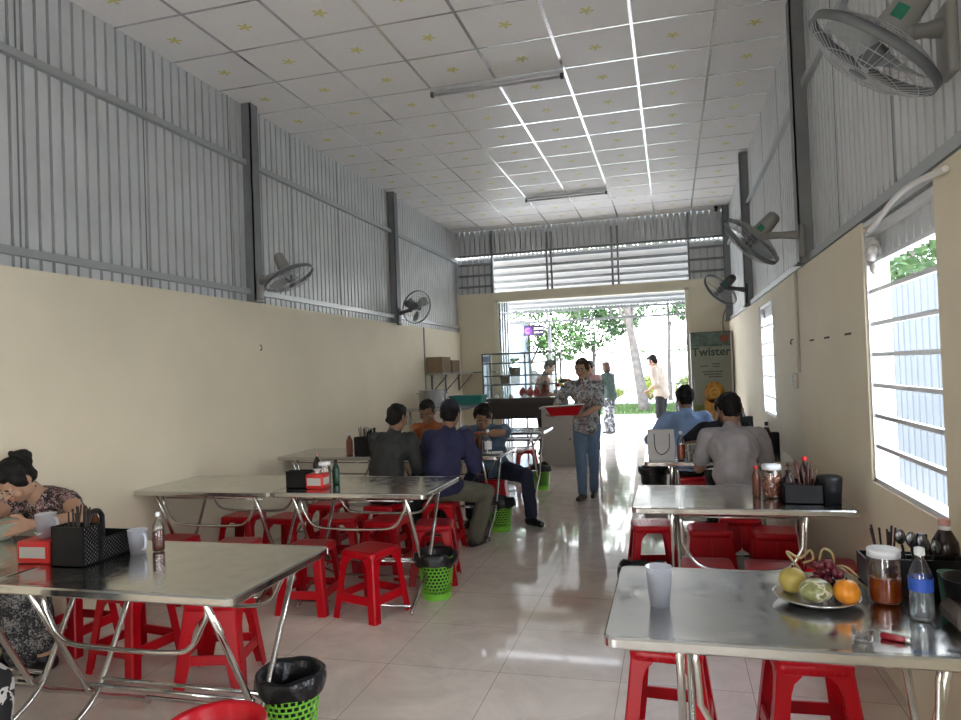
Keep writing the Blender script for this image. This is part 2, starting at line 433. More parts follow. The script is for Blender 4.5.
def make_table(name, label, loc, w=1.10, d=.72, group='stainless folding tables', zb=.52, sides=(-1, 1), inset=.15, xo=0.):
    t = thing(name, label, 'table', loc, 0, group)
    m = MB(); z = ZT
    m.loft([ring(w-.012, d-.012, .03, z-.034), ring(w, d, .035, z-.028), ring(w, d, .035, z-.006), ring(w-.01, d-.01, .032, z), ring(w-.05, d-.05, .02, z-.0012)], 0, False)
    m.build('tabletop', table_steel, t)
    yc = 0.; r = .0125; zx = .20
    for s in (-1, 1):
        x = xo+s*(w/2-inset)
        for k, q in enumerate((-1, 1)):
            xx = x + .015*q
            pts = [(xx, q*(d/2-.07), z-.036), (xx, q*.02, zx+.03)]
            pts = [V(pts[0]), V(pts[0]).lerp(V(pts[1]), .5), V(pts[1])] + smooth_path([(xx, q*.02, zx+.03), (xx, -q*.05, zx-.03), (xx, -q*.17, zx-.09), (xx, -q*.29, .045), (xx, -q*.335, .013)], 4)[1:]
            MB().tube(pts, r, 10).build('leg', tube_steel, t)
    for q in sides:
        y = q*(d/2-.10); a = w/2-inset-.08
        pts = [(-a-.06, y, z-.036), (-a-.05, y, z-.10)] + smooth_path([(-a-.045, y, zb+.13), (-a+.02, y, zb+.03), (-a+.13, y, zb), (a-.13, y, zb), (a-.02, y, zb+.03), (a+.045, y, zb+.13)], 5) + [(a+.05, y, z-.10), (a+.06, y, z-.036)]
        MB().tube([p+V((xo,0,0)) for p in map(V, pts)], .010, 8).build('brace', tube_steel, t)
    for y, zz in ((-.03, .255), (.03, .255), (-.30, .05), (.30, .05)):
        MB().tube([(xo-w/2+inset, y, zz), (xo+w/2-inset, y, zz)], .009, 8).build('crossbar', tube_steel, t)
    MB().tube([(xo-w/2+inset, -.2, z-.075), (xo+w/2-inset, -.2, z-.075)], .006, 6).build('crossbar', tube_steel, t)
    return t
tb = make_table('dining_table', 'steel table at lower left with the black caddy, a mug and a bottle on it', (-2.04, 2.45, 0))
def tab(x, y, label): return dup(tb, (x, y, 0), 0, label)
tab(-3.145, 2.45, 'steel table at the left edge of the photo where the floral woman eats')
tb1 = make_table('dining_table', 'steel table with the red-and-white tissue box, seen edge-on before the seated men', (-2.05, 4.44, 0))
def tab(x, y, label): return dup(tb1, (x, y, 0), 0, label)
tab(-3.145, 4.44, 'bare steel table against the left wall, joined to the one with the tissue box')
tab(-2.05, 6.29, 'steel table between the men in navy and denim, bottles at its aisle end')
tab(-3.145, 6.29, 'steel table against the left wall carrying the brown sauce bottle')
tab(-2.05, 8.55, 'steel table behind the man in denim, mostly hidden by him')
tb2 = make_table('dining_table', 'steel table at lower right with the fruit plate and water bottle', (.335, 2.32, 0), zb=.43, sides=(-1,), inset=.22)
def tab(x, y, label): return dup(tb2, (x, y, 0), 0, label)
tab(.315, 4.13, 'steel table on the right behind the fruit table, with spice jar and black caddy')
tab(.315, 5.91, 'steel table on the right holding the white paper bag and iced drinks')
tab(.315, 7.83, 'steel table in front of the man in the pale blue shirt, hidden behind him')
tab(.315, 9.75, 'far right steel table below the drinks fridge, hidden by diners')

# ------------------------------------------------------------------ red plastic stools
def red_mat(name, dots):
    m = bpy.data.materials.new(name); m.use_nodes = True; nt = m.node_tree; b = nt.nodes['Principled BSDF']; L = nt.links.new
    b.inputs['Base Color'].default_value = (.43,.0015,.008,1); b.inputs['Roughness'].default_value = .30; b.inputs['Specular IOR Level'].default_value = .3
    b.inputs['Subsurface Weight'].default_value = 0.
    if dots:
        tc = nt.nodes.new('ShaderNodeTexCoord'); v = nt.nodes.new('ShaderNodeTexVoronoi'); v.inputs['Scale'].default_value = 34; v.inputs['Randomness'].default_value = .25
        L(tc.outputs['Object'], v.inputs['Vector'])
        r = nt.nodes.new('ShaderNodeValToRGB'); r.color_ramp.elements[0].position = .28; r.color_ramp.elements[1].position = .36
        L(v.outputs['Distance'], r.inputs['Fac'])
        bp = nt.nodes.new('ShaderNodeBump'); bp.inputs['Strength'].default_value = .6; bp.inputs['Distance'].default_value = .004
        L(r.outputs['Color'], bp.inputs['Height']); L(bp.outputs['Normal'], b.inputs['Normal'])
    return m
red = red_mat('red_stool_plastic', False); red_top = red_mat('red_stool_seat_pattern', True)
ZS = .42
def make_stool(style, label):
    t = thing('plastic_stool', label, 'stool', (0,0,0), 0, 'red plastic stools')
    top, bot = .130, .178                        # half widths at seat and floor
    c = lambda z: bot+(top-bot)*z/(ZS-.02)
    m = MB()
    m.loft([ring(2*top+.004, 2*top+.004, .03, ZS-.045), ring(2*top+.014, 2*top+.014, .035, ZS-.04), ring(2*top+.016, 2*top+.016, .035, ZS-.012), ring(2*top, 2*top, .035, ZS), ring(2*top-.06, 2*top-.06, .02, ZS-.002)], 0, True)
    m.build('seat', [red_top if style != 'C' else red], t)
    if style == 'A':   lv = [(0,.054),(.10,.056),(.2,.054),(.31,.054),(.345,.062),(.37,.085)]; bars = (.105,.155)
    elif style == 'B': lv = [(0,.058),(.04,.062),(.12,.074),(.2,.060),(.28,.066),(.325,.085),(.36,.115)]; bars = (.12,.165)
    else:              lv = [(0,.070),(.08,.074),(.14,.085),(.19,.108),(.215,.146),(.23,.150),(.37,.137)]; bars = None
    for sx in (-1, 1):
        for sy in (-1, 1):
            rings = []
            for z, wd in lv + [(ZS-.02, lv[-1][1]+.004)]:
                o = c(z); th = .007; wd = min(wd, o-.0005); b = .008
                pr = [(o-b, o), (o-wd, o), (o-wd, o-th), (o-th-.004, o-th), (o-th, o-th-.004), (o-th, o-wd), (o, o-wd), (o, o-b)]
                rg = [(x*sx, y*sy, z) for x, y in pr]
                rings.append(rg if sx*sy > 0 else rg[::-1])
            MB().loft(rings, 0, False).build('leg', red, t)
    if bars:
        z0, z1 = bars
        for a in range(4):
            o0, o1 = c(z0)-.003, c(z1)-.003; k = .05
            p = [(-o0+k, o0, z0), (o0-k, o0, z0), (o1-k, o1, z1), (-o1+k, o1, z1)]
            q = [(x, y-.012, z) for x, y, z in p]
            MB().add(p+q, [(0,1,2,3),(7,6,5,4),(0,4,5,1),(1,5,6,2),(2,6,7,3),(3,7,4,0)], 0, False, at((0,0,0), rotz(90*a))).build('rail', red, t)
    return t
P_ = {}
def stool(style, x, y, rz, label):
    if style not in P_:
        o = make_stool(style, label); o.location = (x, y, 0); o.rotation_euler = (0,0,R(rz)); P_[style] = o; return o
    return dup(P_[style], (x, y, 0), rz, label)
stool('A', -1.91, 4.13, -17, 'red stool standing out in the aisle, nearest the corner of the lower left table')
stool('A', -2.36, 4.16, 4, 'red stool with patterned seat just left of the one standing out in the aisle')
stool('A', -2.92, 4.16, 8, 'red stool under the joined tables, its patterned seat showing above the lower left tabletop')
stool('A', -3.46, 4.2, 0, 'red stool by the left wall whose edge shows beside the clear bottle')
stool('A', -3.44, 5.02, 3, 'red stool against the left wall on the far side of the bare table')
stool('A', -3.02, 5.0, -6, 'red stool beside the wall stool on the far side of the bare table')
stool('A', -2.56, 5.03, 10, 'red stool on the far side of the tissue-box table, behind its left leg')
stool('A', -2.15, 4.98, -4, 'red stool on the far side of the tissue-box table, near its middle')
stool('A', -1.74, 4.88, 12, 'red stool behind the table leg beside the green basket bin')
stool('A', -2.42, 5.52, 0, 'red stool under the man in the dark jacket')
stool('A', -1.95, 5.68, 3, 'red stool under the man in the navy sweatshirt')
stool('A', -2.95, 5.55, 0, 'red stool left of the man in the dark jacket, by the brown sauce bottle')
stool('C', -1.82, 6.95, 8, 'red stool under the man in the denim shirt')
stool('C', -2.46, 7.12, 0, 'red stool under the man in the orange shirt facing the camera')
stool('A', -1.98, 9.45, 14, 'red stool below the food counter behind the man in denim')
stool('A', -2.6, 9.3, 0, 'red stool on the far side of the hidden table behind the men')
stool('B', -2.30, 3.12, 14, 'red arch-sided stool under the front right corner of the lower left table')
stool('A', -2.86, 3.16, -8, 'red stool on the far side of the lower left table beside the arch-sided one')
stool('A', -3.44, 3.33, 0, 'red stool under the woman in the floral dress')
stool('A', -2.64, 1.56, 0, 'red stool under the cut-off person in patterned trousers')
stool('A', -.06, 2.90, -4, 'red stool under the left end of the fruit table')
stool('A', .45, 2.88, 3, 'red stool under the middle of the fruit table, its front openings showing')
stool('C', .145, 4.02, 2, 'leftmost of three red seats showing behind the fruit table')
stool('C', .475, 4.02, -2, 'middle of three red seats showing behind the fruit table, left of the grapes')
stool('C', .775, 4.10, -3, 'red stool by the right wall with a white sticker on its seat, behind the fruit')
stool('C', .20, 4.92, 2, 'red arch-hole stool behind the spice-jar table, on its left')
stool('C', .60, 4.88, -2, 'red arch-hole stool behind the spice-jar table, on its right')
stool('A', -.18, 5.02, 8, 'dark red stool at the aisle end of the spice-jar table')
stool('C', .42, 5.30, 0, 'red stool under the man in the grey T-shirt')
stool('C', .14, 7.16, 0, 'red stool under the man in the pale blue shirt')
stool('C', .44, 6.75, 0, 'red stool under the person in the dark short-sleeved shirt')
st = [o for o in COL.objects if o.get('label', '').startswith('red stool by the right wall with')][0]
MB().lathe([(0,.0012),(.024,.0012),(.026,0)], 20, 0, at((-.06,-.05,ZS-.001))).build('sticker', mat('white_sticker', (.8,.8,.8), .5), st)

# ------------------------------------------------------------------ bins
lime = mat('lime_green_plastic', (.20,.55,.05), .4)
bag_m = mat('black_bin_bag', (.010,.010,.012), .28, bump=.9, bscale=22)
def holed_band(mb, r0, r1, z0, z1, n, rows, m=0):
    """perforated wall: a lattice of bars round a slightly flared cylinder"""
    rr = lambda z: r0+(r1-r0)*(z-z0)/(z1-z0)
    for j in range(rows+1):
        z = z0+(z1-z0)*j/rows
        mb.lathe([(rr(z)-.003, z-.0035), (rr(z), z-.0035), (rr(z), z+.0035), (rr(z)-.003, z+.0035)], 36, m, None, True)
    for j in range(rows):
        za, zb = z0+(z1-z0)*j/rows, z0+(z1-z0)*(j+1)/rows
        for i in range(n):
            a = 2*PI*(i+.5*(j % 2))/n; da = .16*2*PI/n
            q = [(rr(z)*math.cos(b), rr(z)*math.sin(b), z) for z, b in ((za, a-da), (za, a+da), (zb, a+da), (zb, a-da))]
            q2 = [(x*.975, y*.975, z) for x, y, z in q]
            mb.add(q+q2, [(0,1,2,3),(7,6,5,4),(0,4,5,1),(2,6,7,3),(1,5,6,2),(3,7,4,0)], m)
def make_bin(label, loc, col, h=.285, r0=.095, r1=.125, seed=1, flop=.03):
    t = thing('waste_bin', label, 'bin', loc, 0, 'bins with black bags')
    b = MB(); b.lathe([(0,.004),(r0-.004,.004),(r0,0),(r0+.001,.035),(r0-.003,.035)], 36)
    b.lathe([(r0,.0),(r0+(r1-r0)*.14,.04)], 36)
    holed_band(b, r0+(r1-r0)*.14, r0+(r1-r0)*.86, .04, h*.86, 26, 9)
    b.lathe([(r0+(r1-r0)*.86,h*.86),(r1,h),(r1+.008,h+.002),(r1+.008,h-.008),(r1+.002,h-.01)], 36)
    b.build('basket', col, t)
    g_ = MB(); rng = random.Random(seed); n = 48; rings = []
    ph = [rng.uniform(0, 6.28) for _ in range(6)]
    def wob(a, k): return sum(math.sin(a*(i+2)+ph[i]+k) for i in range(6))/6
    for (r, z, amp) in ((r1-.05, .05, .0), (r1-.032, h*.5, .004), (r1-.012, h*.9, .006), (r1-.004, h+.006, .01), (r1+.008, h+.024, .014), (r1+.02, h+.012, .016), (r1+.024, h-.02, .018), (r1+.02, h-.055, .03)):
        rings.append([((r+amp*wob(a, z*30)*.8)*math.cos(a), (r+amp*wob(a, z*30)*.8)*math.sin(a), z+(flop*wob(a, 1.3) if z > h*.6 else 0)*(1 if z > h-.03 else .8)) for a in [2*PI*i/n for i in range(n)]])
    g_.loft(rings, 0, True, False); g_.add([(0,0,.05)]+rings[0], [(0, i+1, (i+1) % n+1) for i in range(n)], 0, True)
    g_.build('bin_bag', bag_m, t)
    return t
make_bin('green basket bin with black bag at the bottom of the photo beside the red basin', (-1.585, 2.60, 0), lime, .285, seed=3, flop=.008)
make_bin('green basket bin with black bag by the stool standing out in the aisle', (-1.60, 4.50, 0), lime, seed=5)
make_bin('green basket bin with black bag at the feet of the man in denim', (-1.63, 6.46, 0), lime, seed=8)
make_bin('green bin farthest back, beside the pale food counter', (-1.66, 8.75, 0), lime, seed=9)
dkbin = mat('dark_bin_plastic', (.03,.035,.035), .4)
make_bin('black bag-lined bin below the white paper bag', (-.24, 8.0, 0), dkbin, .37, .12, .15, seed=11)
make_bin('black bag-lined bin showing just above the far left corner of the fruit table', (-.22, 4.34, 0), dkbin, .285, .10, .13, seed=14)
# red basin
t = MB()
t.lathe([(0,.006),(.125,.006),(.13,0),(.135,.004),(.150,.36),(.166,.372),(.170,.366),(.168,.356),(.162,.360),(.153,.356),(.130,.012),(0,.012)], 48)
o = t.build('plastic_basin', mat('red_basin_plastic', (.50,.004,.012), .28), None, (-1.53, 2.03, 0)); tag(o, 'round red plastic basin cut off by the bottom edge of the photo', 'basin')
# ------------------------------------------------------------------ small materials
def thin_clear(name, tint=(1,1,1), gloss=.08, rough=.03, milk=0., milkcol=(.85,.88,.95)):
    m = bpy.data.materials.new(name); m.use_nodes = True; nt = m.node_tree; nt.nodes.remove(nt.nodes['Principled BSDF']); L = nt.links.new
    out = nt.nodes['Material Output']; tr = nt.nodes.new('ShaderNodeBsdfTransparent'); tr.inputs['Color'].default_value = (*tint, 1)
    gl = nt.nodes.new('ShaderNodeBsdfGlossy'); gl.inputs['Roughness'].default_value = rough
    lw = nt.nodes.new('ShaderNodeLayerWeight'); lw.inputs['Blend'].default_value = .35
    mr = nt.nodes.new('ShaderNodeMapRange'); mr.inputs['To Min'].default_value = gloss; mr.inputs['To Max'].default_value = .7; L(lw.outputs['Fresnel'], mr.inputs['Value'])
    mx = nt.nodes.new('ShaderNodeMixShader'); L(mr.outputs['Result'], mx.inputs['Fac']); L(tr.outputs['BSDF'], mx.inputs[1]); L(gl.outputs['BSDF'], mx.inputs[2])
    fin = mx
    if milk:
        df = nt.nodes.new('ShaderNodeBsdfTranslucent'); df.inputs['Color'].default_value = (*milkcol, 1)
        d2 = nt.nodes.new('ShaderNodeBsdfDiffuse'); d2.inputs['Color'].default_value = (*milkcol, 1)
        dd = nt.nodes.new('ShaderNodeMixShader'); L(df.outputs['BSDF'], dd.inputs[1]); L(d2.outputs['BSDF'], dd.inputs[2])
        m2 = nt.nodes.new('ShaderNodeMixShader'); m2.inputs['Fac'].default_value = milk; L(mx.outputs['Shader'], m2.inputs[1]); L(dd.outputs['Shader'], m2.inputs[2]); fin = m2
    L(fin.outputs['Shader'], out.inputs['Surface']); MATS[name] = m; return m
clear = thin_clear('clear_plastic'); glass = thin_clear('thin_glass', (.93,.97,.96), .06, .01)
frost = thin_clear('frosted_cup_plastic', (.97,.98,1), .06, .2, .6, (.90,.93,1.0))
amber = mat('amber_liquid', (.55,.12,.015), .1, trans=.6, ior=1.33)
cola = mat('dark_brown_liquid', (.10,.028,.015), .15); brown_drink = mat('milky_brown_drink', (.30,.17,.12), .3)
white_p = mat('white_plastic_lid', (.74,.77,.80), .4); black_p = dark; redlid = mat('red_lid', (.55,.02,.02), .35)
soy = mat('soy_bottle_dark', (.02,.010,.008), .15); paper = mat('white_paper', (.72,.72,.70), .8); pink = mat('pinkish_cap', (.55,.28,.25), .5)
wood_b = mat('chopstick_dark_wood', (.022,.013,.010), .5); blue_l = mat('blue_label', (.03,.10,.50), .4); green_d = mat('green_dark_bottle', (.01,.05,.03), .2)
ceram = mat('grey_green_bowl', (.34,.36,.28), .4); cardboard = mat('brown_cardboard', (.22,.15,.09), .85, var=.1)
steel = mat('brushed_steel', (.6,.6,.6), .25, .9); beige_p = mat('beige_fan_plastic', (.24,.235,.21), .45); grey_p = mat('grey_fan_plastic', (.13,.14,.14), .45)
wire = mat('fan_wire', (.45,.47,.47), .35, .5); teal = mat('teal_plastic', (.03,.20,.18), .4)

def bottle(name, label, cat, loc, h, r, body, cap_m, liquid=None, fill=.6, lab=None, labz=(.45,.65), group=None, rz=0):
    t = thing(name, label, cat, loc, rz, group)
    pr = [(0,.002),(r*.86,0),(r,.008),(r,h*.58),(r*.93,h*.66),(r*.6,h*.78),(r*.36,h*.86),(r*.34,h*.93)]
    MB().lathe(pr, 20).build('bottle_body', body, t)
    MB().lathe([(r*.42,h*.90),(r*.44,h*.905),(r*.44,h*.985),(r*.40,h),(0,h)], 16).build('bottle_cap', cap_m, t)
    if liquid: MB().lathe([(0,.005),(r*.84,.005),(r*.95,.012),(r*.95,h*.58*fill),(0,h*.58*fill)], 20).build('drink', liquid, t)
    if lab: MB().lathe([((r*1.015 if labz[0] < .7 else r*.46),h*z_) for z_ in labz], 20).build('bottle_label', lab, t)
    return t
def cup(label, loc, h, r, m, drink=None, fill=.4, handle=False, group='drinking cups', rz=0, name='plastic_cup'):
    t = thing(name, label, 'cup', loc, rz, group)
    MB().lathe([(0,.003),(r*.72,.003),(r*.74,0),(r,h),(r*1.03,h),(r*.97,h-.001),(r*.72,.006),(0,.006)], 24).build('cup_body', m, t)
    if drink: MB().lathe([(0,.006),(r*.72,.007),(r*(.72+.26*fill),h*fill),(0,h*fill)], 20).build('drink', drink, t)
    if handle: MB().tube(smooth_path([(r*.78,0,h*.2),(r*1.35,0,h*.28),(r*1.5,0,h*.55),(r*1.35,0,h*.8),(r*.95,0,h*.82)],4), .0065, 8).build('handle', m, t)
    return t
def jar(label, loc, h, r, liquid, fill, rz=0):
    t = thing('lidded_jar', label, 'jar', loc, rz)
    MB().lathe([(0,.004),(r*.9,.002),(r,.014),(r,h*.72),(r*.9,h*.82),(r*.88,h*.86)], 28).build('jar_body', clear, t)
    MB().lathe([(r*.92,h*.85),(r*.98,h*.855),(r*.98,h*.98),(r*.92,h),(0,h)], 28).build('jar_lid', white_p, t)
    MB().lathe([(0,.006),(r*.88,.006),(r*.96,.016),(r*.96,h*.72*fill),(0,h*.72*fill)], 28).build('jar_contents', liquid, t)
    return t
def sticks(n, cx, cy, z0, L, spread, what, group, seed=0, m=None, name='chopstick', sep=.017):
    """separate chopsticks standing in a holder"""
    rng = random.Random(seed); k = 0
    for i in range(n):
        a = 2*PI*i/n + rng.uniform(-.2,.2); rr = sep*(.45+.55*((i*7) % n)/n)
        x, y = cx+rr*math.cos(a), cy+rr*math.sin(a)
        top = V((math.cos(a)*rr*1.6+rng.uniform(-spread,spread)*.5, math.sin(a)*rr*1.6+rng.uniform(-spread,spread)*.5, L*rng.uniform(.9,1.04)))
        o = MB().tube([(0,0,0), top], [.0026,.0036], 6).build(name, m or wood_b, None, (x, y, z0)); tag(o, what, 'chopstick', group)
def perforated(mb, u0, u1, z0, z1, M, pitch=.0175, m=0, th=.003):
    """panel with square holes turned 45 degrees, built as crossing diagonal strips"""
    mb.span((u0,-th,z0),(u1,th,z0+.006),m,M); mb.span((u0,-th,z1-.006),(u1,th,z1),m,M); mb.span((u0,-th,z0),(u0+.005,th,z1),m,M); mb.span((u1-.005,-th,z0),(u1,th,z1),m,M)
    w, h = u1-u0, z1-z0; n = int((w+h)/pitch)
    for i in range(1, n):
        c = i*pitch
        for s in (1, -1):
            a0 = max(0, c-h); a1 = min(w, c)
            if a1-a0 < .004: continue
            p, q = (a0, c-a0), (a1, c-a1)
            if s < 0: p, q = (w-p[0], p[1]), (w-q[0], q[1])
            d = V((q[0]-p[0], q[1]-p[1])).normalized(); nn = V((-d.y, d.x))*.0021
            pts = [(u0+p[0]+e*nn.x, z0+p[1]+e*nn.y) for e in (1,-1)] + [(u0+q[0]+e*nn.x, z0+q[1]+e*nn.y) for e in (-1,1)]
            vs = [(x, -th*.9, z) for x, z in pts]+[(x, th*.9, z) for x, z in pts]
            mb.add(vs, [(0,1,2,3),(7,6,5,4),(0,4,5,1),(1,5,6,2),(2,6,7,3),(3,7,4,0)], m, False, M)
def caddy(label, loc, rz=0, w=.165, d=.27, h1=.165, h2=.10, holes=True, handle=True):
    """condiment caddy: tall cutlery compartment at the front, low tray behind, carry handle"""
    t = thing('condiment_caddy', label, 'caddy', loc, rz, 'black condiment caddies')
    b = MB(); y1 = d*.36; th = .005
    b.span((-w/2,0,0),(w/2,d,th)); b.span((-w/2,0,0),(w/2,th,h1)); b.span((-w/2,y1-th,0),(w/2,y1,h1)); b.span((-w/2,d-th,0),(w/2,d,h2))
    for s in (-1, 1):
        x = s*(w/2-.003)
        if holes:
            MY = Matrix(((0,-1,0,x),(1,0,0,0),(0,0,1,0),(0,0,0,1)))
            perforated(b, 0, y1, 0, h1, MY); perforated(b, y1, d, 0, h2, MY)
        else:
            b.span((x-.003,0,0),(x+.003,y1,h1)); b.span((x-.003,y1,0),(x+.003,d,h2))
    b.build('holder', black_p, t)
    if holes: MB().span((w/2-.0125,.004,.008),(w/2-.0115,y1-.006,h1-.006)).span((w/2-.0125,y1+.002,.008),(w/2-.0115,d-.006,h2-.006)).build('hole_light_sheet', mat('caddy_hole_light_paint', (.62,.62,.60), .6), t)  # pale sheet added behind the holes, imitating light that shows through them
    if handle:
        MB().tube([(0,y1+.005,h2*.6),(0,y1+.008,h1-.01)]+smooth_path([(0,y1+.012,h1+.012),(0,y1+.03,h1+.035),(0,y1+.07,h1+.035),(0,y1+.09,h1+.012)],4)+[(0,y1+.092,h2*.8),(0,y1+.092,.01)], .011, 10).build('carry_handle', black_p, t)
    return t
def tissue_box(label, loc, rz, w=.16, d=.11, h=.095):
    t = thing('tissue_box', label, 'tissue box', loc, rz, 'red tissue boxes')
    MB().rbox((0,0,h/2),(w,d,h),.008).build('box_body', redlid, t)
    p = MB()
    for s in (-1,1):
        p.span((-w*.40,s*(d/2+.0005)-.001,h*.25),(w*.40,s*(d/2+.0005)+.001,h*.75)); p.span((s*(w/2+.0005)-.001,-d*.36,h*.25),(s*(w/2+.0005)+.001,d*.36,h*.75))
    p.build('printed_panel', mat('printed_panel_grey', (.45,.44,.40), .5) if 'left' in label else paper, t)
    MB().lathe([(.012,h),(.02,h+.018),(.035,h+.030),(.02,h+.022),(.008,h+.004)], 10).build('tissue', paper, t)
    return t

# ------------------------------------------------------------------ lower left table
caddy('black perforated caddy of chopsticks on the lower left table', (-2.455, 2.345, ZT))
sticks(11, -2.42, 2.39, ZT+.006, .235, .03, 'dark chopstick in the perforated caddy on the lower left table', 'chopsticks in the lower left caddy', 3)
sticks(3, -2.47, 2.39, ZT+.006, .235, .05, 'dark chopstick in the perforated caddy on the lower left table', 'chopsticks in the lower left caddy', 5)
bottle('sauce_bottle', 'sauce bottle with pinkish cap standing in the perforated caddy', 'bottle', (-2.49, 2.53, ZT+.006), .20, .026, cola, pink)
tissue_box('red tissue box with grey panels on the left edge table, under the white mug', (-2.665, 2.42, ZT), 4)
cup('white frosted mug standing on top of the red tissue box', (-2.655, 2.43, ZT+.096), .105, .042, frost, None, .3, True)
cup('frosted plastic mug with a little brown drink, right of the perforated caddy', (-2.315, 2.585, ZT), .105, .043, frost, brown_drink, .45, True, rz=-20)
bottle('water_bottle', 'small bottle of dark drink with white cap behind the mug, lower left table', 'bottle', (-2.245, 2.63, ZT), .175, .026, clear, white_p, cola, .9)
o = MB().lathe([(0,.004),(.045,.004),(.048,0),(.055,.006),(.095,.07),(.108,.085),(.106,.088),(.092,.074),(.05,.012),(0,.012)], 36).build('soup_bowl', ceram, None, (-3.27, 2.72, ZT)); tag(o, 'wide grey soup bowl held by the woman in the floral dress', 'bowl')

# ------------------------------------------------------------------ table with the tissue box
caddy('black caddy beside the red-and-white tissue box on the second left table', (-2.50, 4.25, ZT), 0, .15, .20, .115, .10, False, False)
tissue_box('red tissue box with white panels beside the black caddy on the second left table', (-2.345, 4.27, ZT), 0, .125, .11, .10)
jar('clear jar with white lid behind the red-and-white tissue box', (-2.36, 4.40, ZT), .16, .042, brown_drink, .4)
bottle('sauce_bottle', 'dark green bottle right of the jar on the second left table', 'bottle', (-2.29, 4.43, ZT), .17, .025, green_d, black_p)
bottle('sauce_bottle', 'dark bottle with pale cap standing behind the black caddy on the second left table', 'bottle', (-2.50, 4.55, ZT), .20, .03, soy, pink)

# ------------------------------------------------------------------ table with the seated men
bottle('sauce_bottle', 'brown chilli sauce bottle by itself on the table near the left wall', 'bottle', (-3.02, 6.14, ZT), .20, .033, mat('chilli_sauce_brown', (.20,.06,.03), .4), white_p)
caddy('black caddy full of chopsticks left of the man in the dark jacket', (-2.83, 6.05, ZT), 0, .20, .22, .17, .12, False)
sticks(14, -2.83, 6.09, ZT+.006, .25, .06, 'dark chopstick in the caddy left of the man in the dark jacket', 'chopsticks beside the dark jacket', 8, black_p, sep=.035)
sticks(6, -2.76, 6.09, ZT+.006, .25, .05, 'dark chopstick in the caddy left of the man in the dark jacket', 'chopsticks beside the dark jacket', 11, black_p)
bottle('soy_bottle', 'tall dark bottle in the caddy left of the dark jacket', 'bottle', (-2.78, 6.19, ZT+.006), .24, .032, soy, black_p)
bottle('drink_bottle', 'dark drink bottle in front of the man in denim, left of the clear one', 'bottle', (-1.70, 6.05, ZT), .21, .030, cola, redlid)
bottle('water_bottle', 'clear water bottle in front of the man in denim', 'bottle', (-1.60, 5.99, ZT), .23, .032, clear, white_p, None, .5, paper, (.25,.55))
for x, y, lb in ((-1.88, 6.50, 'noodle bowl under the face of the man in denim'), (-2.44, 6.46, 'noodle bowl before the man in the orange shirt'), (-2.3, 6.10, 'noodle bowl before the man in the dark jacket'), (-1.86, 6.14, 'noodle bowl before the man in the navy sweatshirt')):
    o = MB().lathe([(0,.004),(.045,.004),(.048,0),(.055,.006),(.090,.06),(.100,.075),(.098,.078),(.085,.064),(.05,.012),(0,.012)], 28).build('noodle_bowl', ceram, None, (x, y, ZT)); tag(o, lb, 'bowl', 'bowls on the table of seated men')
pap = MB().rbox((0,0,.004),(.20,.05,.008),.003,1).build('folded_menu', paper, None, (-1.62, 6.2, ZT), 35); tag(pap, 'pale folded menu lying at the aisle end of the table by the man in denim', 'menu')

# ------------------------------------------------------------------ fruit table
for i in range(2):
    cup(['bottom cup of the nested pale blue pair on the fruit table', 'upper cup of the nested pale blue pair on the fruit table'][i], (-.065, 2.25, ZT+.016*i), .105, .040, frost)
pl = MB().lathe([(0,.006),(.07,.006),(.075,0),(.085,.004),(.125,.020),(.128,.024),(.122,.024),(.082,.010),(0,.010)], 40).build('fruit_plate', steel, None, (.405, 2.360, ZT)); tag(pl, 'round metal plate holding the fruit', 'plate')
def fruit(name, label, loc, r, m, rt=None, stalk=True):
    t = thing(name, label, 'fruit', loc, 0, 'fruit on the metal plate')
    MB().ell((0,0,r[2]), r, rt, 0, 24, 16).build('fruit_skin', m, t)
    if stalk: MB().tube([(0,0,2*r[2]-.004),(.002,.001,2*r[2]+.008)], .003, 6).build('stalk', wood_b, t)
    return t
zf = ZT+.011
fruit('mango', 'plain yellow mango at the left of the fruit plate', (.342, 2.400, zf), (.042,.040,.040), mat('yellow_mango_skin', (.45,.35,.09), .45, var=.12, vscale=20))
wrap = ramp_mat('green_mango_wrapped', [(0,(.17,.18,.06)),(.42,(.24,.25,.10)),(.56,(.60,.58,.45)),(.66,(.20,.20,.07))], 'noise', 26, .3, (1,3,1))
fruit('mango', 'green mango wrapped in white netting at the front of the fruit plate', (.395, 2.315, zf), (.050,.040,.036), wrap, rotz(20), False)
fruit('orange', 'orange at the right of the fruit plate', (.480, 2.315, zf), (.038,.038,.036), mat('orange_peel', (.75,.27,.02), .4, bump=.15, bscale=150), None)
gt = thing('grape_bunch', 'bunch of dark red grapes heaped at the back of the fruit plate', 'fruit', (.44, 2.395, zf), 0, 'fruit on the metal plate')
grape = mat('dark_red_grape', (.11,.012,.022), .25); rng = random.Random(4)
gm = MB().ell((0,0,0), (.0125,.0125,.015), None, 0, 12, 8).mesh('grape'); gm.materials.append(grape)
for i in range(34):
    lay = i/34; rr = .055*(1-lay*.7)*math.sqrt(rng.uniform(.15,1)); a = rng.uniform(0, 6.28)
    o = link('grape', gm, gt, (rr*1.25*math.cos(a), rr*.8*math.sin(a), .016+.085*lay)); o.rotation_euler = (rng.uniform(0,3), rng.uniform(0,3), 0)
gold = mat('golden_rib_stem', (.34,.25,.11), .35)
rib = thing('gold_ribbon', 'looping golden ribbon rising behind the fruit', 'ribbon', (.43, 2.450, zf))
m_ = MB()
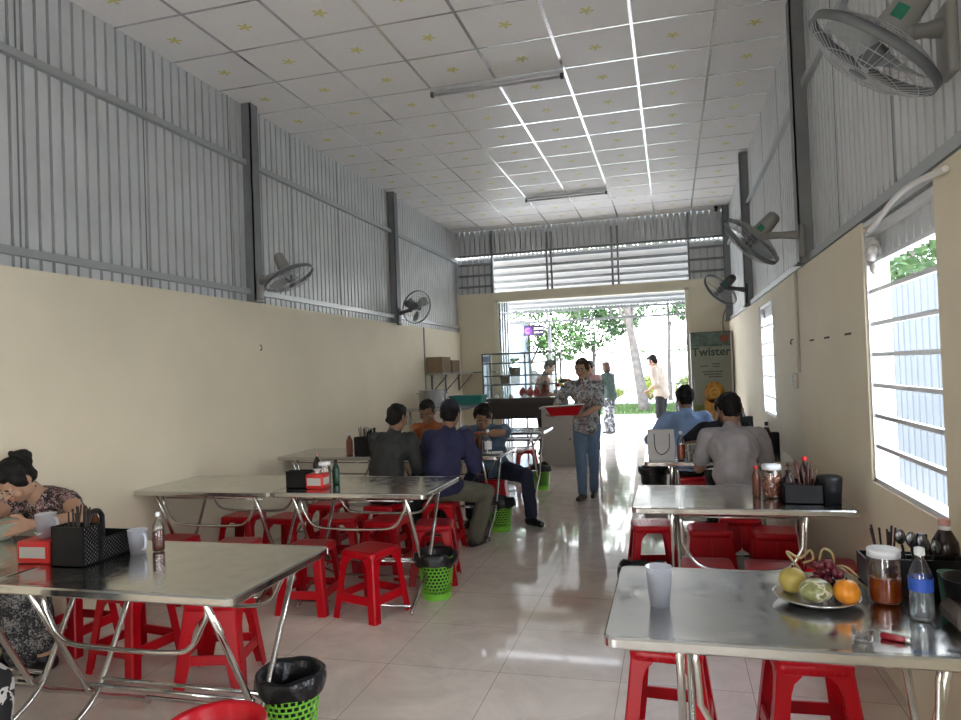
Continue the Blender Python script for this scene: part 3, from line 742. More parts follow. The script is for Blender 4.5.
for pts in ([(-.03,0,.02),(-.09,.0,.10),(-.12,.0,.15),(-.07,.0,.125),(-.03,.01,.155),(-.02,.01,.12),(-.06,.0,.105)], [(.0,0,.03),(.005,.0,.13),(.02,.0,.165),(.05,.0,.15),(.055,.0,.11),(.03,.0,.10),(.08,.0,.09),(.13,-.02,.05),(.17,-.04,.02)], [(.01,-.01,.08),(.09,-.01,.10),(.14,-.03,.06)]):
    m_.tube(smooth_path([V(p)*.78 for p in pts], 5), .004, 6)
m_.build('ribbon_loop', gold, rib)
jar('jar of amber liquid with a pale blue-white lid beside the fruit plate', (.60, 2.38, ZT), .165, .047, amber, .62)
bottle('water_bottle', 'clear water bottle with blue label on the fruit table', 'bottle', (.655, 2.235, ZT), .205, .031, clear, white_p, mat('still_water', (.75,.82,.86), .05, trans=.9, ior=1.33), .85, blue_l, (.42,.60))
li = thing('cigarette_lighter', 'dark red lighter lying near the right front of the fruit table', 'lighter', (.535, 2.07, ZT), -28)
MB().rbox((0,0,.007),(.058,.02,.014),.004).build('lighter_body', mat('dark_red_lighter', (.28,.015,.025), .2), li); MB().rbox((.036,0,.007),(.014,.018,.013),.002,1).build('lighter_head', steel, li)
c = caddy('black caddy at the right end of the fruit table, with chopsticks and soy bottle', (.735, 2.46, ZT), 0, .30, .19, .11, .09, False, False)
sticks(7, .64, 2.51, ZT+.006, .20, .03, 'dark chopstick standing in the caddy on the fruit table', 'chopsticks on the fruit table', 21, sep=.022)
def ladle(label, x, y, z, L, lean):
    t = thing('soup_spoon', label, 'spoon', (x, y, z), 0, 'spoons on the fruit table'); MB().tube([(0,0,0),(lean,0,L*.75)], .004, 6).build('spoon_handle', black_p, t)
    MB().ell((lean*1.15,0,L*.87), (.016,.006,.024), None, 0, 14, 8).build('spoon_bowl', mat('dark_spoon_steel', (.16,.16,.17), .25, .9), t)
for i in range(6): ladle('metal soup spoon standing among the black handles of the fruit table caddy', .70+.016*(i % 3), 2.47+.014*(i//3), ZT+.006, .20-.008*i, .012*(i-2))
bottle('soy_bottle', 'dark soy bottle with ringed cap against the wall in the fruit table caddy', 'bottle', (.825, 2.56, ZT+.006), .215, .040, soy, pink, None, .5, paper, (.84,.90))
bottle('sauce_bottle', 'black squat bottle beside the ringed soy bottle on the fruit table', 'bottle', (.765, 2.58, ZT+.006), .16, .036, soy, black_p)
pot = thing('black_pot', 'round black plastic pot at the right end of the fruit table', 'pot', (.795, 2.255, ZT))
MB().lathe([(0,.004),(.060,.004),(.062,0),(.078,.115),(.082,.118),(.077,.118),(.058,.010),(0,.010)], 36).build('pot_body', black_p, pot)
cup('small green cup between the black pot and the soy bottle', (.775, 2.375, ZT), .10, .034, mat('sea_green_plastic', (.10,.30,.24), .4), None)
ro = thing('film_roll', 'clear plastic film roll at the right front corner of the fruit table', 'roll', (.735, 2.10, ZT+.034), 0)
MB().lathe([(.0,-.145),(.034,-.145),(.034,.145),(0,.145)], 20, 0, at((0,0,0), rot('X', 90))).build('film', mat('wrinkled_film', (.22,.19,.17), .15, spec=.8, bump=.8, bscale=40), ro)
MB().lathe([(.014,-.150),(.017,-.150),(.017,.150),(.014,.150)], 14, 0, at((0,0,0), rot('X', 90))).build('cardboard_core', cardboard, ro)
o = MB().lathe([(0,.003),(.022,.003),(.024,0),(.027,.03),(.026,.032),(.021,.006),(0,.006)], 18).build('sauce_dish', clear, None, (.46, 2.06, ZT)); tag(o, 'small clear dish left of the dark red lighter', 'dish')

# ------------------------------------------------------------------ spice-jar table
spice = ramp_mat('dried_spice', [(0,(.10,.03,.02)),(.45,(.32,.10,.05)),(.6,(.7,.65,.6))], 'noise', 60, .6)
jar('clear jar of dried chilli with white lid on the second right table', (.505, 4.12, ZT), .18, .052, spice, .9)
bottle('ketchup_bottle', 'red-capped sauce bottle just left of the dried chilli jar', 'bottle', (.425, 4.13, ZT), .17, .022, cola, redlid)
caddy('black caddy of chopsticks on the second right table', (.635, 3.93, ZT), 0, .19, .24, .095, .095, False, False)
sticks(8, .655, 3.99, ZT+.006, .20, .06, 'chopstick in the caddy on the second right table', 'chopsticks on the second right table', 31, mat('reddish_chopstick', (.07,.02,.014), .5), sep=.03)
bottle('sauce_bottle', 'dark bottle with red cap in the caddy on the second right table', 'bottle', (.67, 4.09, ZT+.006), .22, .03, soy, redlid)
bottle('sauce_bottle', 'dark squat bottle in the caddy beside the dried chilli jar', 'bottle', (.585, 4.08, ZT+.006), .15, .035, soy, black_p)
t = thing('black_pot', 'round black plastic pot at the wall end of the second right table', 'pot', (.765, 3.98, ZT)); MB().lathe([(0,.004),(.052,.004),(.054,0),(.064,.125),(.062,.135),(.05,.142),(.0,.145)], 30).build('pot_body', black_p, t)

# ------------------------------------------------------------------ white bag table
t = thing('paper_bag', 'white paper carrier bag standing on the third right table', 'bag', (-.105, 5.68, ZT), 0)
MB().loft([ring(.20,.10,.006,.0,2), ring(.21,.105,.006,.11,2), ring(.20,.07,.006,.24,2)], 0, False, True).build('bag_body', mat('bag_paper_grey', (.42,.41,.40), .8, bump=.3, bscale=14), t)
MB().tube(smooth_path([(-.05,-.056,.21),(-.045,-.062,.10),(-.015,-.063,.055),(.02,-.063,.055),(.06,-.062,.10),(.065,-.056,.21)],4), .003, 6).build('bag_handle', black_p, t)
bottle('drink_bottle', 'half-full tea bottle right of the white paper bag', 'bottle', (.045, 5.68, ZT), .22, .032, clear, white_p, mat('red_tea', (.30,.06,.02), .1), .9)
for x, lb in ((.125, 'iced tea glass beside the tea bottle on the third right table'), (.205, 'iced tea glass nearest the man in grey on the third right table')):
    cup(lb, (x, 5.70, ZT), .12, .038, clear, mat('pale_red_tea', (.42,.18,.12), .1), .6)
sp = thing('steel_spoon', 'steel spoon lying right of the iced tea glasses', 'spoon', (.25, 5.80, ZT+.006), 8); MB().tube([(-.06,0,0),(.07,0,.004)], .004, 6).build('spoon_handle', steel, sp); MB().ell((-.075,0,.002),(.024,.015,.005)).build('spoon_bowl', steel, sp)
caddy('black caddy on the wall end of the third right table', (.735, 6.02, ZT), 0, .15, .22, .17, .15, False)
bottle('soy_bottle', 'soy bottle with white cap ring in the caddy of the third right table', 'bottle', (.72, 6.06, ZT+.006), .25, .034, soy, black_p, None, .5, paper, (.82,.88))
caddy('black caddy on the wall end of the table behind the pale blue shirt', (.72, 7.80, ZT), 0, .16, .22, .17, .15, False)
bottle('soy_bottle', 'soy bottle in the caddy behind the head of the man in grey', 'bottle', (.70, 7.84, ZT+.006), .25, .036, soy, black_p)
caddy('black caddy on the far right table below the drinks fridge', (.64, 9.75, ZT), 0, .16, .22, .17, .15, False)
bottle('soy_bottle', 'soy bottle in the caddy on the far right table', 'bottle', (.62, 9.79, ZT+.006), .30, .045, soy, black_p)

# ------------------------------------------------------------------ wall fans
def fan(label, center, axis, mount, dia=.46, body=beige_p, blade=None, side=1, tagc=True):
    t = thing('wall_fan', label, 'fan', center, 0, 'wall fans')
    ax = V(axis).normalized(); F = frame_from(ax); M = at((0,0,0), F); r = dia/2
    c = MB(); n = 44
    for s, dep in ((1, .075), (-1, .065)):
        for i in range(n):
            a = 2*PI*i/n; u = V((math.cos(a), math.sin(a), 0))
            c.tube([u*.035+V((0,0,s*dep)), u*r*.55+V((0,0,s*dep*.93)), u*r*.9+V((0,0,s*dep*.45)), u*r+V((0,0,s*.012))], .0013, 4, 0, False, M, False)
        for rr, zz in ((.30,1.0),(.62,.88),(.85,.55)):
            c.tube([V((r*rr*math.cos(2*PI*i/40), r*rr*math.sin(2*PI*i/40), s*dep*zz)) for i in range(40)], .0016, 4, 0, True, M)
    c.build('cage', wire, t)
    rim = MB(); rim.lathe([(r-.003,-.015),(r+.004,-.015),(r+.004,.015),(r-.003,.015),(r-.003,-.015)], 48, 0, M); rim.build('cage_rim', grey_p, t)
    MB().lathe([(0,.082),(.03,.080),(.036,.072),(.034,.066),(0,.066)], 24, 0, M).build('badge', grey_p, t)
    b = MB(); b.lathe([(0,.045),(.03,.04),(.038,.0),(.036,-.03),(0,-.03)], 20, 0, M)
    b.build('hub', grey_p, t)
    for k in range(3):
        bl = MB(); Q = M @ rotz(120*k+20).to_4x4(); vs = []; fs = []; nr, na = 8, 8
        for i in range(nr+1):
            q = i/nr; rad = .035+(r*.86-.035)*q; wd = (.55+.35*math.sin(PI*min(q*.9+.1,1)))*(1-.25*q)
            for j in range(na+1):
                p = j/na-.5; a = p*2*wd*.62+.25*q
                vs.append((rad*math.cos(a), rad*math.sin(a), p*.05*(1.2-q*.5)))
        for i in range(nr):
            for j in range(na): fs.append((i*(na+1)+j, (i+1)*(na+1)+j, (i+1)*(na+1)+j+1, i*(na+1)+j+1))
        bl.add(vs, fs, 0, True, Q); bl.build('blade', blade or mat('clear_grey_fan_blade', (.35,.38,.38), .3), t)
    mo = MB(); mo.lathe([(0,-.055),(.05,-.056),(.060,-.066),(.058,-.12),(.050,-.20),(.045,-.235),(.03,-.25),(0,-.252)], 24, 0, M); mh = mo.build('motor_housing', body, t)
    if tagc:
        q = M.inverted().to_3x3() @ (V((0,0,HCAM))-V(center)); a = math.atan2(q.y, q.x)+.25*side
        MB().add([(.0605*math.cos(a+u), .0605*math.sin(a+u), -z) for u, z in ((p_, w_) for p_ in (-.36,-.12,.12,.36) for w_ in (.105,.150))], [(0,1,3,2),(2,3,5,4),(4,5,7,6)], 0, True, M).build('green_label', mat('green_label', (.01,.16,.09), .4), mh)
    wp = V(mount)-V(center); piv = M @ V((0,0,-.15)) + V((0,0,-.075))
    arm = MB(); arm.cap(M @ V((0,0,-.13)), piv, .026, .03); arm.cap(piv, piv.lerp(wp, .55), .028, .024); arm.cap(piv.lerp(wp, .55), wp, .024, .034)
    arm.build('arm', body, t)
    MB().rbox((wp.x+.02*(1 if wp.x > 0 else -1), wp.y, wp.z-.05), (.035,.12,.24), .012).build('wall_bracket', body, t)
    return t
def camdir(a, b, c):           # right, up, away in the photograph's frame, as a world direction
    yaw = .26735
    return V((math.cos(yaw), math.sin(yaw), 0))*a + V((0,0,1))*b + V((-math.sin(yaw), math.cos(yaw), 0))*c
fan('wall fan nearest the camera, at the upper right corner of the photo', (.700, 2.62, 2.545), camdir(-.57,-.80,.38), (.90, 2.62, 2.60), .47, beige_p, None, 1)
fan('larger of the two wall fans seen on the right wall farther back', (.60, 5.45, 2.40), camdir(-.50,-.62,.55), (.895, 5.33, 2.40), .47, beige_p, None, 1)
fan('small wall fan on the right wall near the far doorway', (.62, 9.12, 2.42), camdir(-.45,-.55,.65), (.895, 9.08, 2.40), .47, mat('dark_fan_plastic', (.10,.10,.10), .5), None, 1)
fan('wall fan on the left wall, tilted face down, beside the nearer steel column', (-3.34, 5.68, 2.44), camdir(.42,-.87,-.10), (-3.645, 5.70, 2.43), .46, beige_p, None, -1, False)
fan('dark-bodied wall fan on the left wall beside the farther steel column', (-3.40, 9.14, 2.45), camdir(.45,-.15,.80), (-3.645, 9.14, 2.38), .46, mat('dark_fan_plastic', (.10,.10,.10), .5), None, -1, False)

# ------------------------------------------------------------------ ceiling lamps, camera, switch
def batten(label, x, y):
    t = thing('tube_light', label, 'light', (x, y, ZC-.006), 0, 'switched-off ceiling tube lights')
    MB().rbox((0,0,-.022),(1.20,.045,.035),.006).build('lamp_housing', mat('lamp_housing_white', (.55,.55,.54), .4), t)
    MB().cyl((-.57,0,-.062),(.57,0,-.062), .013).build('tube', mat('unlit_tube', (.42,.42,.42), .3), t)
    e = MB()
    for s in (-1,1): e.rbox((s*.585,0,-.055),(.03,.04,.05),.005)
    e.build('end_cap', mat('dark_end_cap', (.08,.08,.08), .5), t)
batten('switched-off tube light on the ceiling, nearer the camera', -1.39, 5.91)
batten('switched-off tube light on the ceiling near the far doorway', -1.39, 10.11)
t = thing('security_camera', 'small black camera under the ceiling at the far right corner', 'camera', (.80, 12.0, ZC-.006))
MB().cyl((0,0,-.03),(0,0,0),.03).build('camera_base', dark, t); MB().cyl((0,.02,-.06),(0,-.09,-.075),.027).build('camera_body', dark, t)
t = thing('light_switch', 'pale switch box at the foot of the conduit on the right wall', 'switch', (XR-.015, 5.90, 1.355))
MB().rbox((0,0,0),(.03,.075,.12),.006).build('switch_box', mat('switch_plastic', (.66,.63,.55), .4), t); q = MB()
for z in (-.03, 0, .03): q.rbox((-.016,0,z),(.006,.03,.018),.002,1)
q.build('rocker', mat('switch_rocker', (.45,.42,.36), .4), t)
o = MB().tube(smooth_path([(0,0,.03),(.012,0,.028),(.022,0,.0),(.012,0,-.018),(.004,0,-.008)],4), .004, 6).build('wall_hook', wood_b, None, (XL, 5.73, 1.81)); tag(o, 'small dark hook on the cream left wall', 'hook')
o = MB().tube(smooth_path([(0,0,.02),(-.012,0,.02),(-.02,0,-.005),(-.01,0,-.018)],4), .004, 6).build('wall_hook', wood_b, None, (XR, 6.0, 1.66)); tag(o, 'small hook on the right wall just left of the conduit', 'hook')
# white pipe and rag at the near window
o = MB().tube(smooth_path([(.925,3.66,2.115),(.92,3.48,2.13),(.915,3.26,2.165),(.915,3.01,2.175),(.925,2.70,2.15)],5), .012, 10).build('plastic_pipe', mat('white_pvc', (.68,.66,.62), .4), None); tag(o, 'bent white plastic pipe running above the barred near window', 'pipe')
rg = MB(); rng = random.Random(2)
for i in range(7): rg.ell((rng.uniform(-.02,.02), rng.uniform(-.05,.05), rng.uniform(-.07,.07)), (.028,.036,.042), rot('X', rng.uniform(0,90)))
o = rg.build('plastic_bag', mat('crumpled_white_bag', (.62,.60,.56), .5, bump=.8, bscale=30), None, (XR+.02, 3.73, 2.02)); tag(o, 'crumpled white bag stuffed in the top corner of the near window', 'bag')

# ------------------------------------------------------------------ far left kitchen corner
t = thing('wall_shelf', 'grey bracketed wall shelf in the far left corner', 'shelf', (XL, 11.2, 1.49))
MB().span((0,-1.0,0),(.30,.98,.025)).build('shelf_board', mat('shelf_grey', (.34,.33,.30), .5), t); MB().span((.30,.70,0),(.72,.98,.025)).build('shelf_board', MATS['shelf_grey'], t)
for y in (-.7, .0, .75):
    MB().tube([(.012,y,0),(.012,y,-.30)], .012, 6).build('bracket', steel_grey, t); MB().tube([(.012,y,-.28),(.27,y,-.01)], .010, 6).build('bracket', steel_grey, t)
for y, w_, h_, lb in ((10.42, .42, .25, 'taller brown cardboard box on the wall shelf'), (10.92, .40, .20, 'shorter brown cardboard box on the wall shelf')):
    b = thing('cardboard_box', lb, 'box', (-3.54, y, 1.516), 0, 'boxes on the wall shelf'); MB().span((-.13,-w_/2,0),(.13,w_/2,h_)).build('box_body', cardboard, b); MB().span((-.131,-.02,h_-.001),(.131,.02,h_+.001)).build('packing_tape', mat('tape_tan', (.35,.27,.17), .4), b)
t = thing('prep_counter', 'dark prep counter below the wall shelf carrying the steel pot', 'counter', (-3.27, 10.0, 0))
MB().span((-.40,-.70,.98),(.42,.90,1.02)).build('counter_top', steel, t); MB().span((-.38,-.68,.30),(.40,.88,.33)).build('lower_shelf', steel_grey, t)
for x in (-.36,.38):
    for y in (-.66,.86): MB().tube([(x,y,0),(x,y,.98)], .018, 8).build('leg', steel, t)
t = thing('stock_pot', 'big shiny steel pot on the prep counter in the far left corner', 'pot', (-3.40, 9.66, 1.021))
MB().lathe([(0,0),(.19,0),(.195,.01),(.195,.245),(.203,.25),(.19,.25),(.188,.02),(0,.015)], 40).build('pot_body', steel, t)
for s in (-1,1): MB().tube(smooth_path([(s*.19,-.05,.2),(s*.23,-.04,.21),(s*.23,.04,.21),(s*.19,.05,.2)],3), .007, 6).build('pot_handle', steel, t)
t = thing('storage_tub', 'teal plastic tub right of the steel pot', 'tub', (-3.08, 10.45, 1.021)); MB().loft([ring(.46,.34,.03,0), ring(.52,.40,.04,.11)], 0, False).build('tub_body', teal, t); MB().loft([ring(.54,.42,.04,.11), ring(.55,.43,.04,.125), ring(.53,.41,.04,.135)], 0, False).build('tub_lid', teal, t)
# glass food cabinet
fr = mat('cabinet_frame_grey', (.16,.17,.17), .4, .5)
t = thing('food_cabinet', 'glass food display cabinet with dark frame beside the doorway', 'cabinet', (-2.42, 11.45, 0))
for x in (-.61,-.0,.61):
    for y in (-.26,.26):
        if x == 0 and y < 0: continue
        MB().span((x-.014,y-.014,0),(x+.014,y+.014,1.80)).build('frame_post', fr, t)
for z in (1.80, 1.64, 1.43, 1.28): 
    q = MB()
    for y in (-.26,.26): q.span((-.61,y-.010,z-.012),(.61,y+.010,z+.008))
    for x in (-.61,.61): q.span((x-.010,-.26,z-.012),(x+.010,.26,z+.008))
    if z < 1.7: q.span((-.60,-.02,z-.006),(.60,.25,z))
    q.build('shelf_frame', fr, t)
MB().span((-.62,-.34,.98),(.62,.28,1.06)).build('counter_slab', mat('dark_stone_counter', (.06,.055,.05), .3), t)
MB().span((-.60,-.26,.35),(.60,.26,.38)).build('lower_shelf', mat('dark_shelf_board', (.05,.04,.035), .5), t); MB().span((-.60,-.27,.72),(.60,-.25,.98)).build('front_apron', mat('dark_shelf_board', (.05,.04,.035), .5), t)
gp = MB(); gp.span((-.60,-.262,1.07),(.60,-.258,1.79)); gp.span((-.612,-.25,1.07),(-.608,.25,1.79)); gp.build('glass_pane', glass, t)
MB().span((-.60,-.268,1.66),(-.50,-.264,1.76)).build('notice_sheet', mat('pale_blue_notice', (.35,.42,.60), .6), t)
basket_m = mat('woven_tan_basket', (.22,.19,.13), .8, bump=.6, bscale=80)
for x, z, r_, h_, m, lb in ((-.33,1.29+.006,.085,.12,basket_m,'woven basket on the middle shelf of the glass cabinet, left one'), (-.15,1.436,.10,.13,basket_m,'woven basket on the shelf of the glass cabinet, upper one')):
    o = MB().lathe([(0,.004),(r_*.8,.004),(r_*.82,0),(r_,h_),(r_*1.05,h_),(r_*.95,h_-.005),(r_*.75,.01),(0,.01)], 24).build('woven_basket', m, None, (-2.42+x, 11.58, z)); tag(o, lb, 'basket', 'baskets in the glass cabinet')
rng = random.Random(6); chil = mat('bright_red_bag', (.62,.03,.04), .4)
for i, (x, z) in enumerate(((-.02,1.062),(.10,1.062),(.22,1.062))):
    o = MB().ell((0,0,.07),(.065,.06,.075),rotz(i*40)).ell((0,0,.13),(.03,.03,.035)).build('snack_bag', chil, None, (-2.42+x, 11.56, z)); tag(o, ['leftmost', 'middle', 'rightmost'][i]+' of three red bags at the bottom of the glass cabinet', 'bag', 'red bags in the glass cabinet')
for i, x in enumerate((-.38,-.14,.09)):
    o = MB().lathe([(0,.002),(.035,.0),(.04,.03),(.02,.05),(.008,.06),(.010,.07),(0,.072)], 16).build('dip_pot', white_p, None, (-2.42+x, 11.14, 1.061)); tag(o, ['left', 'middle', 'right'][i]+' small white pot on the dark counter ledge of the glass cabinet', 'pot', 'white pots on the counter ledge')
# white counter, vase
t = thing('service_counter', 'pale service counter behind the walking woman', 'counter', (-1.58, 10.95, 0))
MB().rbox((0,0,.445),(.84,.34,.89),.008).build('counter_body', mat('pale_counter_laminate', (.46,.43,.40), .5), t); MB().rbox((0,0,.905),(.90,.40,.03),.008).build('counter_top', mat('counter_top_white', (.62,.60,.57), .35), t)
MB().lathe([(.012,0),(.02,.004),(.0,.006)],12,0,at((.02,-.172,.42),rot('X',90))).build('counter_knob', steel_grey, t)
t = thing('flower_vase', 'vase of yellow and dark red flowers left of the walking woman', 'flowers', (-1.66, 11.02, .921))
MB().lathe([(0,0),(.05,0),(.065,.08),(.035,.17),(.045,.20)], 20).build('vase', mat('vase_grey', (.2,.2,.2), .3), t)
rng = random.Random(9); ym, rm, lm = mat('yellow_petal', (.70,.50,.03), .6), mat('maroon_petal', (.18,.02,.04), .6), mat('flower_leaf', (.05,.10,.03), .6)
for i in range(16):
    a = rng.uniform(0,6.28); rr = rng.uniform(.02,.15); p = V((rr*math.cos(a), rr*.7*math.sin(a), .42-rr*.7+rng.uniform(-.03,.05)))
    MB().tube([(0,0,.17), p], .003, 5).build('stem', lm, t)
    f = MB(); f.ell(p, (.036,.036,.022), rot('X', rng.uniform(-40,40)), 0, 10, 6)
    for q in range(6): f.ell(p+V((.028*math.cos(q), .028*math.sin(q), 0)), (.018,.012,.008), rotz(q*60), 0, 8, 5)
    f.build('flower', [ym, rm, ym, lm][i % 4], t)
# drinks fridge with printed front
t = thing('drinks_fridge', 'tall drinks fridge with a printed green juice front by the doorway', 'fridge', (.615, 11.85, 0))
MB().rbox((0,.0,1.01),(.63,.58,2.00),.012).build('cabinet_body', mat('fridge_side_black', (.02,.02,.022), .4), t)
dr = MB().span((-.31,-.305,.05),(.285,-.287,2.0)).build('door', mat('fridge_front_grey_green', (.19,.20,.16), .35, var=.12, vscale=3), t)
MB().span((.287,-.312,.05),(.310,-.285,2.0)).build('door_edge', mat('fridge_white_edge', (.66,.64,.60), .4), t)
g1 = MB().span((-.31,-.308,.05),(.285,-.3055,.86)).build('green_print', mat('print_olive_green', (.14,.17,.035), .4, var=.2, vscale=4), dr)
MB().span((-.31,-.308,1.78),(.285,-.3055,2.0)).build('teal_print', mat('print_dark_teal', (.07,.11,.09), .4, var=.4, vscale=14), dr)
fm = MB()
for i in range(9): fm.ell((.20+.06*math.cos(i*1.3)*(.4+.1*i/2), -.3085, 1.90+.06*math.sin(i*1.3)*(.4+.1*i/2)), (.03,.002,.03))
fm.build('fruit_print', mat('print_red_fruit', (.20,.04,.025), .4, var=.3, vscale=30), dr)
MB().lathe([(0,0),(.15,0),(.15,.002),(0,.002)], 40, 0, at((.02,-.3085,1.05), rot('X',90)) @ Matrix.Diagonal((1,1.15,1,1))).build('orange_print', mat('print_orange', (.40,.19,.03), .4, var=.35, vscale=18), dr)
MB().span((-.14,-.3105,.45),(.17,-.3085,.95)).build('glass_print', mat('print_orange', (.40,.19,.03), .4), dr)
MB().lathe([(.06,0),(.085,0),(.085,.002),(.06,.002)], 30, 0, at((.02,-.311,1.05), rot('X',90))).build('orange_ring_print', mat('print_pale_orange', (.50,.32,.07), .4), dr)
tg = mat('print_text_green', (.012,.04,.022), .5)
XF = at((-.01,-.309,1.69), rot('X',90))
text_mesh('Twister', .185, .001, 'brand_lettering', tg, dr, XF)
text_mesh('Tropicana', .065, .001, 'brand_lettering', tg, dr, at((.02,-.309,1.80), rot('X',90)))
ln = MB()
for x, z, w_ in ((-.12,1.47,.12),(.06,1.50,.12),(.06,1.46,.10),(-.06,1.38,.18),(.10,1.38,.12),(.0,1.34,.26),(.04,1.30,.20)): ln.span((x-w_/2,-.310,z-.009),(x+w_/2,-.3055,z+.009))
ln.build('small_print', mat('print_small_dark', (.05,.06,.05), .5), dr)
MB().tube([(-.27,-.33,.9),(-.27,-.33,1.3)], .010, 8).build('door_handle', steel_grey, dr)
o = MB().tube(smooth_path([(.90,12.18,2.40),(.86,12.17,2.30),(.845,12.18,2.15),(.86,12.18,2.0)],5), .006, 6).build('power_cord', dark, None); tag(o, 'dark power cord hanging on the wall above the drinks fridge', 'cord')
# ------------------------------------------------------------------ people
def solid(mb, name, voxel, smooth=3, noise_amp=0., seed=0, nscale=.12):
    """fuse overlapping closed pieces into one continuous skin"""
    me = mb.mesh(name+'_tmp'); o = bpy.data.objects.new('tmp', me); COL.objects.link(o)
    m = o.modifiers.new('r', 'REMESH'); m.mode = 'VOXEL'; m.voxel_size = voxel; m.use_smooth_shade = True
    if smooth: s = o.modifiers.new('s', 'SMOOTH'); s.iterations = smooth; s.factor = .5
    dg = bpy.context.evaluated_depsgraph_get(); out = bpy.data.meshes.new_from_object(o.evaluated_get(dg)); out.name = name
    bpy.data.objects.remove(o); bpy.data.meshes.remove(me)
    if noise_amp:
        nv = [v.normal.copy() for v in out.vertices]
        for v, n in zip(out.vertices, nv):
            p = v.co/nscale + V((seed*7.3, seed*3.1, 0)); w_ = V((p.x, p.y, p.z*.55))
            v.co += n*noise_amp*(noise.noise(w_)+.5*noise.noise(w_*2.3))
    return out
def merge(meshes, name, mats):
    """join (mesh, material slot) pairs into one mesh"""
    bm = bmesh.new()
    for me, k in meshes:
        n = len(bm.faces); bm.from_mesh(me); bm.faces.ensure_lookup_table()
        for f in bm.faces[n:]: f.material_index = k; f.smooth = True
        bpy.data.meshes.remove(me)
    out = bpy.data.meshes.new(name); bm.to_mesh(out); bm.free()
    for m in mats: out.materials.append(m)
    return out
skin_a = mat('skin_tan', (.40,.235,.155), .55, var=.06, vscale=20); skin_d = mat('skin_dark_tan', (.27,.15,.095), .55, var=.06, vscale=20)
lips = mat('lips', (.33,.12,.10), .5); eyew = mat('eye_white', (.32,.30,.28), .3); eyed = mat('eye_dark', (.015,.010,.008), .2)
hair_m = mat('black_hair', (.008,.007,.006), .6, spec=.25, bump=.4, bscale=90); hair_br = mat('brown_hair', (.06,.032,.018), .6, spec=.3, bump=.5, bscale=120)

def bend(a, b, l1, l2, pole):
    """middle joint of a two-bone limb"""
    a, b, pole = V(a), V(b), V(pole); d = b-a; L = min(max(d.length, 1e-4), (l1+l2)*.999); n = d.normalized()
    b = a+n*L; x = (l1*l1-l2*l2+L*L)/(2*L); h = math.sqrt(max(l1*l1-x*x, 0))
    p = pole-n*pole.dot(n)
    if p.length < 1e-4: p = V((0,0,1))
    return a+n*x+p.normalized()*h, b
def hand_pieces(mb, w, d, palm, curl, left):
    """palm with four jointed fingers of unequal length and a side thumb; w wrist, d pointing, palm = palm-facing normal"""
    d = V(d).normalized(); palm = V(palm); palm = (palm-d*palm.dot(d)).normalized(); side = d.cross(palm)*(1 if left else -1)
    for i, (o, L) in enumerate(((-.030,.066),(-.010,.075),(.010,.070),(.029,.055))):
        k = w+d*.088+side*o; mb.cap(w+d*.008+side*o*.55, k, .0135, .0115, 8)
        a = R(curl*.5); p = k
        for q, (f, rr) in enumerate(((.45,.0088),(.31,.0080),(.24,.0068))):
            dr = d*math.cos(a)+palm*math.sin(a); e = p+dr*L*f; mb.cap(p, e, rr, rr*.92, 8); p = e; a += R(curl*.75)
    b = w+d*.025-side*.022; t1 = b+(d*.55-side*.75+palm*.25).normalized()*.038; t2 = t1+(d*.85-side*.25+palm*.45).normalized()*.032
    mb.cap(b, t1, .0125, .0105, 8); mb.cap(t1, t2, .0102, .0085, 8)
def head_mesh(face_skin, fine=.0045):
    """head in its own frame: x right, y face, z up, origin at the centre"""
    m = MB()
    m.ell((0,-.010,.030), (.074,.094,.088)); m.ell((0,.020,-.040), (.058,.066,.078)); m.ell((0,.052,-.088), (.026,.026,.022))
    for s in (-1, 1):
        m.ell((s*.040,.055,-.030), (.026,.026,.030)); m.ell((s*.033,.074,.012), (.026,.012,.010)); m.cap((s*.076,-.012,.018), (s*.078,-.008,-.026), .012, .009, 8); m.ell((s*.082,-.016,.004), (.008,.018,.030), rot('Z', s*18))
        m.ell((s*.050,.0,-.060), (.018,.035,.035))
    m.cap((0,.080,.012), (0,.101,-.022), .009, .013, 8)
    for s in (-1, 1): m.ell((s*.012,.090,-.026), (.010,.012,.008))
    m.ell((0,.076,-.052), (.026,.014,.014))
    a = solid(m, 'h', fine, 3)
    l = MB()
    l.ell((0,.0865,-.0500), (.022,.0065,.0050)); l.ell((0,.0865,-.0585), (.019,.0070,.0055))
    e = MB(); p = MB()
    for s in (-1, 1): e.ell((s*.031,.0745,-.003), (.0145,.010,.0068)); p.ell((s*.031,.0830,-.004), (.0060,.004,.0062)); p.ell((s*.032,.0835,.021), (.019,.005,.0038), rot('Y', s*6))
    return [(a,0),(l.mesh('l'),1),(e.mesh('e'),2),(p.mesh('p'),3)]

